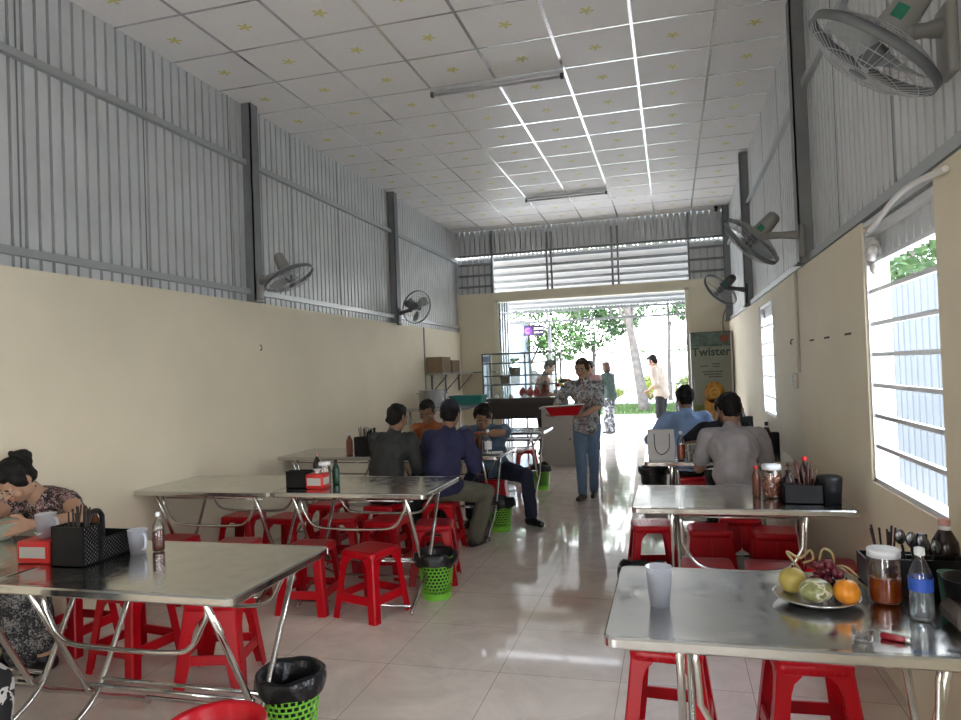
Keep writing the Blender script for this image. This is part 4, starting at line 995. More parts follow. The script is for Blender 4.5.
def person(label, loc, rz, P, top, bottom=None, shoes=None, skin=skin_a, hair=('short', hair_m), vox=.010, group=None, seed=1):
    """P: pelvis, lean, bow (extra upper-back lean), twist, head=(pitch, yaw), hands, feet, poles; local frame: +y forward, +x right"""
    s = P.get('s', 1.); pel = V(P['pelvis']); lean, bow = R(P.get('lean', 0)), R(P.get('bow', 0)); side = R(P.get('side', 0))
    up1 = V((math.sin(side), math.sin(lean), math.cos(lean))).normalized(); up2 = V((math.sin(side)*1.2, math.sin(lean+bow), math.cos(lean+bow))).normalized()
    tw = Matrix.Rotation(R(P.get('twist', 0)), 3, 'Z'); rx = tw @ V((1,0,0)); up2 = tw @ up2
    waist = pel+up1*.17*s; chest = waist+up2*.20*s; neck = chest+up2*.135*s
    fw2 = up2.cross(rx).normalized() if True else None
    fw2 = -rx.cross(up2) if (-rx.cross(up2)).dot(tw @ V((0,1,0))) > 0 else rx.cross(up2)
    fw1 = up1.cross(V((1,0,0))); fw1 = fw1 if fw1.y > 0 else -fw1
    B1 = Matrix((V((1,0,0)), fw1, up1)).transposed(); B2 = Matrix((rx, fw2, up2)).transposed()
    wd = P.get('wide', 1.); hw = P.get('hips', 1.)
    sh = [neck - up2*.045*s + rx*q*.170*s*wd for q in (-1, 1)]
    hp, hy = P.get('head', (0, 0))
    hb = Matrix.Rotation(R(hy), 3, 'Z') @ Matrix.Rotation(R(-hp), 3, 'X')
    hb = tw @ hb; hc = neck + up2*.055*s + (hb @ V((0,.018,.105)))*s
    arm = []
    for i, q in enumerate((-1, 1)):
        tgt = V(P['hands'][i]); pole = V(P.get('elbow', ((-.22,-.45,-1),(.22,-.45,-1)))[i])
        el, wr = bend(sh[i], tgt, .275*s, .245*s, pole); arm.append((sh[i], el, wr))
    leg = []
    for i, q in enumerate((-1, 1)):
        hip = pel+V((q*.088*hw*s, 0, -.02*s)); ft = V(P['feet'][i]); pole = V(P.get('knee', ((0,1,.3),(0,1,.3)))[i])
        kn, an = bend(hip, ft+V((0,0,.075*s)), .42*s, .40*s, pole); leg.append((hip, kn, an))
    fdir = P.get('toes', ((-.12,1,0),(.12,1,0)))
    # body
    m = MB()
    m.ell(pel, (.158*s*hw,.115*s,.115*s), B1); m.ell(waist, (.128*s*wd,.098*s,.13*s), B1); m.ell(chest, (.150*s*wd,.108*s,.155*s), B2); m.cap(pel, waist, .115*s, .105*s); m.cap(waist, chest, .105*s, .108*s)
    m.cap(neck-up2*.03*s, hc-(hb @ V((0,.015,.03)))*s, .056*s, .050*s)
    for i, q in enumerate((-1, 1)):
        S, E_, W_ = arm[i]
        m.cap(neck-up2*.03*s, S, .055*s, .052*s); m.cap(S, S.lerp(E_, .45), .051*s, .045*s); m.cap(S.lerp(E_, .45), E_, .045*s, .038*s); m.cap(E_, E_.lerp(W_, .35), .038*s, .037*s); m.cap(E_.lerp(W_, .35), W_, .036*s, .024*s)
        H, K, A = leg[i]
        m.cap(H, H.lerp(K, .5), .086*s, .072*s); m.cap(H.lerp(K, .5), K, .072*s, .052*s); m.cap(K, K.lerp(A, .35), .050*s, .053*s); m.cap(K.lerp(A, .35), A, .053*s, .034*s)
        fd = V(fdir[i]).normalized(); F = A+V((0,0,-.04*s)); m.cap(F-fd*.04*s, F+fd*.06*s, .032*s, .030*s); m.cap(F+fd*.06*s, F+fd*.135*s-V((0,0,.008)), .029*s, .020*s)
    parts = [(solid(m, 'b', vox, 3), 0)]
    hm = MB()
    for i, q in enumerate((-1, 1)):
        S, E_, W_ = arm[i]; d = V(P['hdir'][i]) if 'hdir' in P else (W_-E_); pn = P.get('palms', ((0,0,-1),(0,0,-1)))[i]
        hand_pieces(hm, W_, d, pn, P.get('curl', (45,45))[i], q < 0)
    parts.append((solid(hm, 'hh', .0042, 2), 0))
    HM = at(hc, hb) @ Matrix.Scale(s, 4)
    for me, k in head_mesh(skin, .0045 if vox < .011 else .006): me.transform(HM); parts.append((me, k))
    root = link('person', merge(parts, 'person', [skin, lips, eyew, eyed]), None, loc, rz); tag(root, label, 'person', group)
    # clothes over the same skeleton
    def garment(name, fn, mt, amp=.010, v=None, ns=.11):
        g_ = MB(); fn(g_); me = solid(g_, name, v or max(vox, .010), 3, amp, seed, ns); me.materials.append(mt); return link(name, me, root)
    ease = P.get('ease', .016); slv = P.get('sleeve', .5)
    def torso(g_):
        g_.ell(chest+up2*.0, (.158*s*wd+ease,.112*s+ease,.150*s+ease*.4), B2); g_.ell(waist, (.140*s*wd+ease,.105*s+ease,.16*s), B1); hem = pel-up1*P.get('hem', .02)*s
        g_.cap(waist, chest, .118*s+ease*.7, .118*s+ease*.6); g_.ell(pel+up1*.02*s, (.168*s*hw+ease,.126*s+ease,.13*s), B1); g_.ell(hem+up1*.06*s, (.165*s*hw+ease,.122*s+ease,.10*s), B1)
        for i in (0, 1):
            S, E_, W_ = arm[i]
            g_.cap(neck-up2*.032*s, S-up2*.004, .056*s, .056*s+ease*.4)
            e1 = S.lerp(E_, min(slv*2, 1)*.97 if slv <= .5 else 1); g_.cap(S, e1, .056*s+ease*.5, .047*s+ease*.9)
            if slv > .5: g_.cap(E_, E_.lerp(W_, (slv-.5)*2*.93), .043*s+ease*.8, .031*s+ease*.7)
        if P.get('collar', True):
            g_.cap(neck-up2*.01*s, neck+up2*.020*s+fw2*.006, .069*s, .067*s)
    garment(P.get('top_name', 'shirt'), torso, top, .013, None, .085)
    if bottom:
        lg_ = P.get('leg', 1.); fl = P.get('flare', 0.)
        def trous(g_):
            g_.ell(pel-up1*.01, (.166*s*hw,.124*s,.118*s), B1)
            for i in (0, 1):
                H, K, A = leg[i]
                g_.cap(H, H.lerp(K, .5), .098*s, .086*s+fl*.3); g_.cap(H.lerp(K, .5), K, .090*s+fl*.3, .072*s+fl*.6)
                if lg_ > .5: e2 = K.lerp(A, (lg_-.5)*2*.98); g_.cap(K, e2, .070*s+fl*.6, .060*s+fl)
            if P.get('skirt'):
                (H0,K0,A0),(H1,K1,A1) = leg
                g_.cap(H0.lerp(H1,.5), K0.lerp(K1,.5), .13*s, .13*s); g_.cap(K0.lerp(K1,.5), A0.lerp(A1,.5)+V((0,0,.05)), .12*s, .12*s)
        garment(P.get('bottom_name', 'trousers'), trous, bottom, .009, None, .085)
    if shoes:
        for i in (0, 1):
            A = leg[i][2]; fd = V(fdir[i]).normalized()
            def shoe(g_):
                F = A+V((0,0,-.040*s)); g_.cap(F-fd*.045*s, F+fd*.06*s, .041*s, .039*s); g_.cap(F+fd*.06*s, F+fd*.15*s-V((0,0,.006)), .037*s, .028*s); g_.cap(F-fd*.03*s, A-V((0,0,.005)), .040*s, .042*s)
            garment('shoe', shoe, shoes, 0, .007)
    # hair, in the head's frame
    kind, hmat = hair; g_ = MB()
    g_.ell((0,-.022,.042), (.083,.092,.090)); g_.ell((0,-.052,-.012), (.070,.056,.066))
    if kind in ('short', 'cap'):
        g_.ell((0,.034,.092), (.060,.046,.036))
        for q in (-1,1): g_.ell((q*.070,-.012,.030), (.016,.034,.040))
    if kind == 'bob':
        g_.ell((0,.030,.094), (.062,.048,.034))
        for q in (-1,1): g_.ell((q*.070,-.018,-.030), (.028,.050,.085))
        g_.ell((0,-.062,-.060), (.074,.046,.075))
    if kind == 'bun':
        g_.ell((0,.034,.090), (.066,.050,.036)); g_.ell((0,-.115,.055), (.056,.050,.052)); g_.cap((0,-.10,.085), (.03,-.10,.115), .022, .010)
        for q in (-1,1): g_.ell((q*.068,.006,.030), (.022,.044,.050))
    if kind == 'tied':
        g_.ell((0,.036,.088), (.064,.046,.034)); g_.cap((0,-.10,-.01), (0,-.105,-.12), .036, .022)
        for q in (-1,1): g_.ell((q*.070,-.002,.022), (.020,.044,.048))
    me = solid(g_, 'hair', .007, 2, .012, seed+3, .045); me.materials.append(hmat); me.transform(HM); link('hair', me, root)
    if kind == 'cap':
        c_ = MB(); c_.lathe([(.001,.148),(.045,.140),(.080,.105),(.092,.060),(.094,.035),(.088,.035),(.086,.06),(.07,.10),(.001,.135)], 28, 0, at((0,-.012,0)) @ Matrix.Diagonal((.98,1.12,1,1)))
        cm = c_.mesh('knit_cap'); cm.materials.append(P['cap_mat']); cm.transform(HM); link('knit_cap', cm, root)
    root['_'] = 0; del root['_']
    return root, dict(HM=HM, neck=neck, up=up2, fw=fw2, rx=rx, arm=arm, leg=leg, pel=pel, waist=waist, chest=chest, s=s)

SIT = .535          # pelvis joint above a 0.42 m stool
cloth = lambda n, c, r=.85: mat(n, c, r, var=.10, vscale=9, bump=.15, bscale=300)
floral = ramp_mat('floral_print_black_pink', [(0,(.012,.010,.012)),(.38,(.32,.20,.19)),(.62,(.012,.010,.012)),(.78,(.45,.36,.34)),(.9,(.10,.03,.04))], 'voronoi', 46)
# woman in the floral dress, left edge
p1, i1 = person('woman with a dark bun in a black floral dress, head bowed over a bowl', (-3.44, 3.35, 0), 180,
    dict(pelvis=(0,-.04,SIT), lean=19, bow=27, head=(44,-6), hands=((-.30,.56,.835),(-.05,.56,.835)), palms=((1,.1,-.2),(-1,.1,-.2)), hdir=((.5,.85,-.05),(-.5,.85,-.05)),
         elbow=((-1,.0,-.25),(1,.0,-.3)), feet=((-.14,.36,.0),(.12,.34,.0)), sleeve=.12, wide=1.02, hips=1.08, collar=False, ease=.012, hem=.06, skirt=True, leg=.9, top_name='dress_bodice', bottom_name='dress_skirt', s=.98, curl=(40,40)),
    floral, ramp_mat('skirt_print_black_white', [(0,(.012,.012,.014)),(.55,(.26,.25,.24)),(.72,(.012,.012,.014)),(.88,(.20,.19,.18))], 'voronoi', 60), mat('black_sandal', (.012,.012,.012), .4), skin_a, ('bun', hair_m), .008, seed=2)
nk = MB(); c0 = i1['neck']+i1['up']*.012
nk.tube([c0+(i1['rx']*math.cos(a)*.082+i1['fw']*(math.sin(a)*.095+.02)-i1['up']*(.045+.055*max(0, math.sin(a)))) for a in [2*PI*k/30 for k in range(30)]], .0028, 6, 0, True)
nk.ell(c0+i1['fw']*.118-i1['up']*.112, (.012,.006,.014)); nk.build('necklace', mat('pale_gold', (.75,.62,.38), .2, .9), p1)
er = MB(); er.tube([i1['HM'] @ V((-.086,-.012,-.034)), i1['HM'] @ V((-.088,-.012,-.062))], .004, 6); er.build('earring', mat('pale_gold', (.75,.62,.38), .2, .9), p1)
# person cut off by the left edge
person('person cut off by the left edge of the photo, in black trousers with white swirls', (-2.63, 1.54, 0), 0,
    dict(pelvis=(0,.02,SIT), lean=12, bow=10, head=(18,0), hands=((-.16,.50,.81),(.02,.50,.81)), palms=((0,0,-1),(0,0,-1)), feet=((-.16,.42,0),(.24,.36,0)), knee=((-.1,1,.3),(.3,1,.3)), sleeve=.5, flare=.02, leg=.98, s=.98),
    cloth('plain_charcoal_top', (.05,.05,.055)), ramp_mat('trouser_white_swirls', [(0,(.010,.010,.011)),(.55,(.55,.54,.52)),(.68,(.010,.010,.011))], 'noise', 17), mat('black_sandal', (.012,.012,.012), .4), skin_a, ('bob', hair_m), .012, seed=3)
# seated men at the left table, backs to us
person('man with short black hair in a dark grey jacket, seated with his back to us', (-2.40, 5.52, 0), -4,
    dict(pelvis=(0,0,SIT), lean=12, bow=18, head=(12,-16), hands=((-.14,.46,.84),(.16,.44,.84)), palms=((1,0,-.3),(-1,0,-.3)), feet=((-.14,.36,0),(.14,.34,0)), sleeve=.97, wide=1.0, ease=.024, hem=.05, s=.99, top_name='jacket'),
    cloth('jacket_dark_grey', (.030,.032,.032)), cloth('dark_trousers', (.018,.018,.020)), mat('black_shoe', (.012,.012,.012), .4), skin_d, ('short', hair_m), .010, seed=4)
person('man in a navy sweatshirt and olive trousers, seated with his back to us', (-1.94, 5.68, 0), -2,
    dict(pelvis=(0,0,SIT), lean=13, bow=17, head=(16,6), hands=((-.16,.44,.84),(.18,.42,.84)), palms=((1,0,-.3),(-1,0,-.3)), feet=((-.10,.34,0),(.22,.20,0)), knee=((0,1,.3),(.5,1,.3)), toes=((-.1,1,0),(.5,1,0)), sleeve=.97, wide=1.04, ease=.026, hem=.07, s=1.0, flare=.012, top_name='sweatshirt', cap_mat=cloth('cap_dark_navy', (.018,.016,.030))),
    cloth('sweatshirt_navy', (.022,.024,.068)), cloth('olive_trousers', (.13,.125,.09)), mat('dark_sandal', (.03,.022,.018), .5), skin_d, ('cap', hair_m), .010, seed=5)
# men across the table
person('man with black hair in an orange-brown shirt, facing us between two seated backs', (-2.46, 7.10, 0), 180,
    dict(pelvis=(0,0,SIT), lean=14, bow=16, head=(24,0), hands=((-.12,.44,.86),(.14,.42,.86)), palms=((1,0,-.3),(-1,0,-.3)), feet=((-.12,.34,0),(.12,.34,0)), sleeve=.5, s=.98),
    cloth('orange_brown_shirt', (.34,.10,.03)), cloth('dark_trousers', (.018,.018,.020)), None, skin_d, ('short', hair_m), .012, seed=6)
person('man in a blue denim shirt bent over his bowl, one leg out in the aisle', (-1.88, 6.95, 0), 180,
    dict(pelvis=(-.06,.02,SIT), lean=17, bow=26, side=2, twist=8, head=(34,6), hands=((-.06,.50,.92),(.14,.46,.88)), palms=((1,0,-.2),(-1,0,-.3)), elbow=((-1,-.05,.05),(1,-.2,-.5)), feet=((-.50,.24,0),(.08,.34,0)), knee=((-.6,.6,.5),(0,1,.3)), toes=((-.75,.65,0),(.1,1,0)), sleeve=.44, wide=1.12, ease=.020, s=1.03, leg=.97),
    cloth('denim_shirt_blue', (.085,.13,.19)), cloth('navy_trousers', (.014,.018,.038)), mat('black_shoe', (.012,.012,.012), .4), skin_d, ('short', hair_m), .009, seed=7)
# walking woman with the tray
fl2 = ramp_mat('floral_shirt_grey_white', [(0,(.09,.085,.085)),(.25,(.34,.35,.36)),(.52,(.18,.185,.20)),(.68,(.48,.49,.50)),(.86,(.24,.17,.13))], 'voronoi', 30)
p6, i6 = person('woman in a floral shirt and jeans walking towards us with a red tray', (-.98, 8.16, 0), 172,
    dict(pelvis=(0,0,.875), lean=3, bow=5, head=(14,-6), hands=((-.03,.30,.985),(.30,.30,.985)), palms=((0,0,1),(0,0,1)), elbow=((-1,-.5,-.6),(1,-.5,-.6)), hdir=((.55,.8,0),(.15,1,0)), feet=((-.03,-.10,.0),(.045,.14,.0)), knee=((0,1,0),(0,1,0)), hips=.92, sleeve=.42, ease=.024, hem=.12, s=.965, collar=True, wide=1.02, flare=-.004, curl=(20,20)),
    fl2, cloth('blue_jeans', (.11,.17,.25)), mat('dark_sandal', (.03,.022,.018), .5), skin_a, ('tied', hair_br), .009, seed=8)
tr = thing('serving_tray', 'red plastic tray with white paper carried by the walking woman', 'tray', (-1.185, 7.80, 1.015), 8)
MB().loft([ring(.30,.20,.03,-.02), ring(.42,.30,.04,.075), ring(.45,.33,.045,.08), ring(.42,.30,.04,.072), ring(.29,.19,.03,-.012)], 0, False).build('tray_body', red, tr)
MB().loft([[(x, y, .082+.018*math.sin(x*9+y*7)) for x, y in round_rect(.46,.33,.02)], [(x, y, .090+.018*math.sin(x*9+y*7)) for x, y in round_rect(.45,.32,.02)]], 0, True).build('white_paper', paper, tr)
# person behind the cabinet
person('person in a dull red top seen from the side behind the glass cabinet', (-2.24, 12.02, 0), -82,
    dict(pelvis=(0,0,.92), lean=4, bow=12, head=(30,0), hands=((-.12,.34,1.02),(.12,.36,1.02)), palms=((0,0,-1),(0,0,-1)), feet=((-.09,0,0),(.09,.05,0)), knee=((0,1,0),(0,1,0)), sleeve=.4, s=1.0),
    cloth('dull_red_top', (.26,.10,.095)), cloth('black_trousers', (.014,.014,.015)), mat('black_shoe', (.012,.012,.012), .4), skin_a, ('short', hair_m), .012, seed=9)
# outside
person('woman in a dark green T-shirt and patterned trousers standing outside the doorway', (-1.38, 16.1, 0), 62,
    dict(pelvis=(0,0,.87), lean=2, bow=6, head=(8,0), hands=((-.16,.30,.90),(.20,.16,.80)), feet=((-.09,0,0),(.09,.04,0)), knee=((0,1,0),(0,1,0)), sleeve=.36, ease=.03, hem=.10, flare=.035, s=.96, wide=1.05),
    cloth('dark_green_tshirt', (.03,.05,.04)), ramp_mat('patterned_trousers_grey', [(0,(.05,.05,.05)),(.45,(.45,.44,.44)),(.62,(.06,.06,.06)),(.8,(.40,.40,.40))], 'voronoi', 24), mat('black_sandal', (.012,.012,.012), .4), skin_a, ('bob', hair_br), .012, seed=10)
p9, i9 = person('man in a cream short-sleeved shirt and black trousers standing in the doorway light', (-.22, 14.5, 0), 68,
    dict(pelvis=(0,0,.94), lean=4, bow=8, head=(28,0), hands=((-.12,.22,1.02),(.12,.20,.97)), palms=((0,0,-1),(0,0,-1)), elbow=((-.6,-1,-.5),(.6,-1,-.5)), feet=((-.10,0,0),(.10,.06,0)), knee=((0,1,0),(0,1,0)), sleeve=.45, ease=.03, hem=.08, s=1.02, wide=1.08),
    cloth('cream_shirt', (.50,.42,.34)), cloth('black_trousers', (.014,.014,.015)), mat('black_shoe', (.012,.012,.012), .4), skin_a, ('short', hair_m), .012, seed=11)
person('person in a pinkish top half hidden behind the head of the walking woman', (-1.43, 12.75, 0), 160,
    dict(pelvis=(0,0,.88), lean=0, bow=4, head=(5,0), hands=((-.14,.28,1.0),(.14,.28,1.0)), feet=((-.09,0,0),(.09,0,0)), knee=((0,1,0),(0,1,0)), sleeve=.4, s=.97),
    cloth('pinkish_top', (.36,.22,.20)), cloth('black_trousers', (.014,.014,.015)), mat('black_shoe', (.012,.012,.012), .4), skin_a, ('tied', hair_m), .013, seed=12)
# right-hand diners
person('man in a pale blue shirt seated with his back to us near the doorway', (.13, 7.14, 0), 2,
    dict(pelvis=(0,0,SIT), lean=10, bow=14, head=(12,8), hands=((-.22,.38,.83),(.16,.44,.83)), palms=((1,0,-.3),(-1,0,-.3)), elbow=((-.7,-.3,-.7),(.4,-.4,-1)), feet=((-.14,.34,0),(.14,.34,0)), sleeve=.95, wide=1.02, ease=.026, hem=.05, s=1.02),
    cloth('pale_blue_shirt', (.24,.36,.60)), cloth('dark_trousers', (.018,.018,.020)), mat('black_shoe', (.012,.012,.012), .4), skin_d, ('short', hair_m), .010, seed=13)
person('man in a light grey T-shirt seated with his back to us on the right', (.42, 5.30, 0), 2,
    dict(pelvis=(0,0,SIT), lean=10, bow=14, head=(24,4), hands=((-.13,.44,.83),(.15,.44,.83)), palms=((1,0,-.3),(-1,0,-.3)), elbow=((-.5,-.3,-1),(.5,-.3,-1)), feet=((-.15,.30,0),(.15,.30,0)), sleeve=.34, wide=1.04, ease=.022, hem=.06, s=1.02),
    cloth('light_grey_tshirt', (.31,.29,.30)), cloth('dark_blue_trousers', (.02,.03,.05)), mat('black_shoe', (.012,.012,.012), .4), skin_d, ('short', hair_m), .009, seed=14)
person('person in a dark short-sleeved shirt and grey vest facing us behind the man in grey', (.43, 6.72, 0), 180,
    dict(pelvis=(0,0,SIT), lean=12, bow=18, head=(30,0), hands=((-.10,.42,.84),(.20,.40,.84)), palms=((1,0,-.3),(-1,0,-.3)), elbow=((-1,-.2,-.6),(1,-.2,-.6)), feet=((-.12,.32,0),(.12,.32,0)), sleeve=.40, wide=1.06, s=.97),
    cloth('navy_dark_shirt', (.018,.020,.035)), cloth('dark_trousers', (.018,.018,.020)), None, skin_d, ('short', hair_m), .012, seed=15)
# ------------------------------------------------------------------ outdoors
pale_road = mat('pale_road', (.55,.53,.50), .9, var=.08, vscale=.5)
struct('ground', MB().span((-45,-30,-.12),(45,90,-.03)), pale_road)
struct('forecourt', MB().span((-9,15.0,-.10),(6,21.0,-.012)), concrete)
grass_c = mat('grass_blades', (.045,.085,.015), .7, var=.3, vscale=2)
def grass(x0, x1, y0, y1, n, label, seed):
    mb = MB(); rng = random.Random(seed); vs = []; fs = []
    for i in range(n):
        x, y = rng.uniform(x0, x1), rng.uniform(y0, y1); a = rng.uniform(0, 6.28); h = rng.uniform(.05, .13); w_ = .014; b = len(vs)
        vs += [(x-w_*math.cos(a), y-w_*math.sin(a), -.03), (x+w_*math.cos(a), y+w_*math.sin(a), -.03), (x+.03*math.sin(a), y+.03*math.cos(a), h)]; fs.append((b, b+1, b+2))
    mb.add(vs, fs); o = mb.build('grass', grass_c); tag(o, label, 'grass', None, 'stuff'); return o
struct('lawn_strip', MB().span((-12,22.6,-.06),(8,28.5,-.02)), mat('lawn_soil_green', (.04,.07,.015), .9, var=.3, vscale=1.5))
grass(-6, 3, 22.6, 28.5, 9000, 'strip of short green grass across the road side beyond the doorway', 1)
bark = mat('pale_bark', (.085,.075,.065), .9, var=.35, vscale=7, bump=.8, bscale=12)
def leaf_mat(n, c): return mat(n, c, .6, var=.45, vscale=3)
def leaves(mb, c, r, n, size, rng):
    vs = []; fs = []
    for i in range(n):
        d = V((rng.gauss(0,1), rng.gauss(0,1), rng.gauss(0,1))).normalized()*rng.uniform(.45,1)**.6
        p = V(c)+V((d.x*r[0], d.y*r[1], d.z*r[2])); a = V((rng.gauss(0,1), rng.gauss(0,1), rng.gauss(0,.6))).normalized(); b = a.cross(V((rng.gauss(0,1), rng.gauss(0,1), rng.gauss(0,1)))).normalized()
        s_ = size*rng.uniform(.6,1.3); k = len(vs); vs += [p-a*s_, p+b*s_*.45, p+a*s_, p-b*s_*.45]; fs.append((k, k+1, k+2, k+3))
    mb.add(vs, fs)
def tree(label, x, y, trunk, rt, clumps, n, size, lm, seed, group='trees beyond the doorway'):
    t = thing('tree', label, 'tree', (x, y, -.04), 0, group); rng = random.Random(seed)
    path = smooth_path(trunk, 5); k = len(path)
    MB().tube(path, [rt*(1-.55*i/(k-1)) for i in range(k)], 10).build('trunk', bark, t)
    br = MB()
    for c, r in clumps: br.tube(smooth_path([path[int(k*.62)], V(path[-1]).lerp(V(c), .45)+V((0,0,-.1)), V(c)], 4), [rt*.35*(1-i/12) for i in range(9)], 6)
    br.build('branch', bark, t); f = MB()
    for c, r in clumps: leaves(f, c, r, n, size, rng)
    f.build('foliage', lm, t); return t
lf1, lf2, lf3 = leaf_mat('leaf_fresh_green', (.055,.11,.03)), leaf_mat('leaf_mid_green', (.045,.09,.03)), leaf_mat('leaf_yellow_green', (.10,.13,.012))
tree('pale-barked leaning tree just outside, its trunk showing mid-doorway', -.92, 23.8, [(0,0,0),(-.12,0,1.0),(-.28,.0,2.2),(-.42,0,3.3),(-.40,.2,4.8)], .19, [((-1.3,0,4.6),(1.3,1.2,.9)), ((.5,.3,4.7),(1.0,1.2,.8)), ((-.3,.4,6.0),(1.8,1.6,1.0)), ((-2.3,.4,3.9),(.8,.8,.6))], 900, .10, lf1, 1)
tree('slim tree farther off to the right of the doorway view', -.10, 31.0, [(0,0,0),(.0,0,1.6),(.06,0,3.2),(.0,0,5.)], .10, [((0,0,4.4),(1.5,1.2,.8)), ((.9,.0,3.9),(.8,.8,.5)), ((0,0,5.8),(1.6,1.4,1.0))], 700, .10, lf2, 2)
tree('bushy tree behind the purple sign', -5.6, 27.5, [(0,0,0),(.1,0,1.4),(.05,0,2.8)], .14, [((0,0,3.2),(1.5,1.2,1.1)), ((-1.3,.3,2.5),(1.0,1,.9)), ((1.4,0,2.6),(1.1,1,.8)), ((0.3,0,4.6),(1.6,1.2,1.0))], 1000, .11, lf1, 3)
tree('leafy tree left of the leaning pale trunk', -3.0, 28.5, [(0,0,0),(-.05,0,1.5),(.05,0,3.0)], .09, [((0,0,3.1),(1.3,1.2,.9)), ((1.0,.2,3.6),(1.0,1,.8)), ((-.6,0,4.4),(1.5,1.2,1.0))], 1000, .11, lf2, 4)
tree('tree at the far left of the doorway view behind the glass cabinet', -8.6, 29.5, [(0,0,0),(.1,0,1.4),(.05,0,2.8)], .14, [((0,0,3.4),(1.8,1.2,1.3)), ((1.5,0,2.5),(1.2,1,.9)), ((.2,0,4.9),(1.9,1.2,1.0))], 900, .12, lf1, 5)
for a in ((2.2, 52, 21), (-3.2, 56, 22), (7.0, 54, 23)): tree(['distant tree over the white boundary wall, at the right side of the doorway view','distant tree over the white boundary wall behind the leaning pale trunk','distant tree over the white boundary wall hidden behind the drinks fridge'][a[2]-21], a[0], a[1], [(0,0,0),(.1,0,1.5),(0,0,2.4)], .12, [((0,0,2.3),(2.2,1.5,.9)), ((-1.8,0,1.9),(1.6,1.2,.7)), ((1.8,0,2.0),(1.6,1.2,.7))], 800, .12, lf2, a[2])
def hedge(label, x, y, r, n, lm, seed):
    t = thing('hedge_bush', label, 'bush', (x, y, -.03), 0, 'clipped bushes across the road'); rng = random.Random(seed); f = MB(); leaves(f, (0,0,r[2]*.95), r, n, .06, rng)
    f.ell((0,0,r[2]*.92), (r[0]*.8,r[1]*.8,r[2]*.82), None, 0, 14, 8); f.build('foliage', lm, t); MB().tube([(0,0,0),(0,0,r[2])], .05, 6).build('stem', bark, t)
for a in (('yellow-green rounded bush left of the walking woman', -5.2, 32.4, (.75,.6,.62), 1200, lf3, 1), ('yellow-green bush seen through the glass cabinet shelves', -7.6, 32.4, (.7,.6,.5), 1000, lf3, 2), ('low yellow-green bush right of the walking woman', -3.1, 32.6, (1.2,.5,.36), 1300, lf3, 3),
          ('bright rounded bush left of the man in the cream shirt', -.95, 32.0, (.62,.6,.62), 1300, lf3, 4), ('rounded bush behind the shoulder of the man in the cream shirt', .62, 32.4, (.55,.5,.55), 1100, lf3, 5), ('long low bush right of the man in the cream shirt', .95, 31.2, (1.1,.5,.36), 1300, lf3, 6)): hedge(*a)
# white boundary wall far off
struct('boundary_wall', MB().span((-16,44,-.03),(12,44.3,2.3)), mat('white_boundary_wall', (.62,.62,.60), .8))
# awning
shm = mat('awning_sheet_pale', (.40,.40,.385), .6, var=.08, vscale=2)
def awning():
    y0, y1, z0, z1 = YB+.16, 17.4, 3.62, 3.02; n = 2*int((6.2)/.075); mb = MB(); vs = []; fs = []; x0 = -4.6
    for i in range(n+1):
        x = x0+6.2*i/n; dz = .016*math.cos(i*PI)
        vs += [(x, y0, z0+dz), (x, y1, z1+dz)]
    for i in range(n): fs.append((2*i, 2*i+1, 2*i+3, 2*i+2))
    mb.add(vs, fs, 0, True); return mb
struct('awning_roof', awning(), shm)
pu = MB(); tr_ = MB()
for i in range(9):
    q = (i+.15)/8.6; y = YB+.2+(17.2-YB-.2)*q; z = 3.62+(3.02-3.62)*(y-YB-.16)/(17.4-YB-.16)
    pu.span((-4.6,y-.02,z-.07),(1.6,y+.02,z-.018))
struct('awning_purlins', pu, steel_grey)
wg = mat('truss_pale_grey', (.16,.17,.17), .5, .3)
for z in (2.96, 2.70): tr_.span((-4.6,17.2,z-.025),(1.6,17.26,z+.025))
x = -4.5
while x < 1.6: tr_.span((x-.02,17.21,2.70),(x+.02,17.25,2.96)); x += .78
for x in (-4.1,-2.05): pass
for x in (-4.05, 1.45): tr_.span((x-.04,17.19,-.02),(x+.04,17.27,2.98))
struct('awning_truss', tr_, wg)
struct('forecourt_post', MB().span((-3.02,17.6,-.02),(-2.94,17.68,2.62)), wg)
# purple sign
t = thing('hanging_sign', 'small dark purple sign with a round emblem and white lettering under the awning', 'sign', (-3.26, 17.0, 2.48))
MB().rbox((0,0,0),(.50,.05,.25),.006,1).build('sign_board', mat('sign_dark_purple', (.035,.02,.06), .5), t)
MB().lathe([(0,0),(.10,0),(.10,.004),(0,.004)], 28, 0, at((-.13,-.026,0), rot('X',90))).build('emblem_disc', mat('sign_violet', (.22,.07,.38), .5), t)
MB().tube([(-.13+.055*math.cos(R(a)), -.033, .055*math.sin(R(a))) for a in range(50, 311, 20)], .012, 6).build('emblem_curve', mat('sign_pinkish', (.50,.22,.50), .5), t)
lw_ = MB()
for i in range(5): lw_.box((.03+.048*i,-.028,.045),(.034,.004,.055)); lw_.box((.03+.048*i,-.031,.045),(.010,.002,.018), 1)
lw_.box((.075,-.028,-.05),(.12,.004,.034)); lw_.box((.195,-.028,-.05),(.075,.004,.034))
lw_.build('white_lettering', [paper, MATS['sign_dark_purple']], t)
MB().tube([(-.2,0,.12),(-.2,0,.30)], .006, 6).tube([(.2,0,.12),(.2,0,.30)], .006, 6).build('hanger', steel_grey, t)
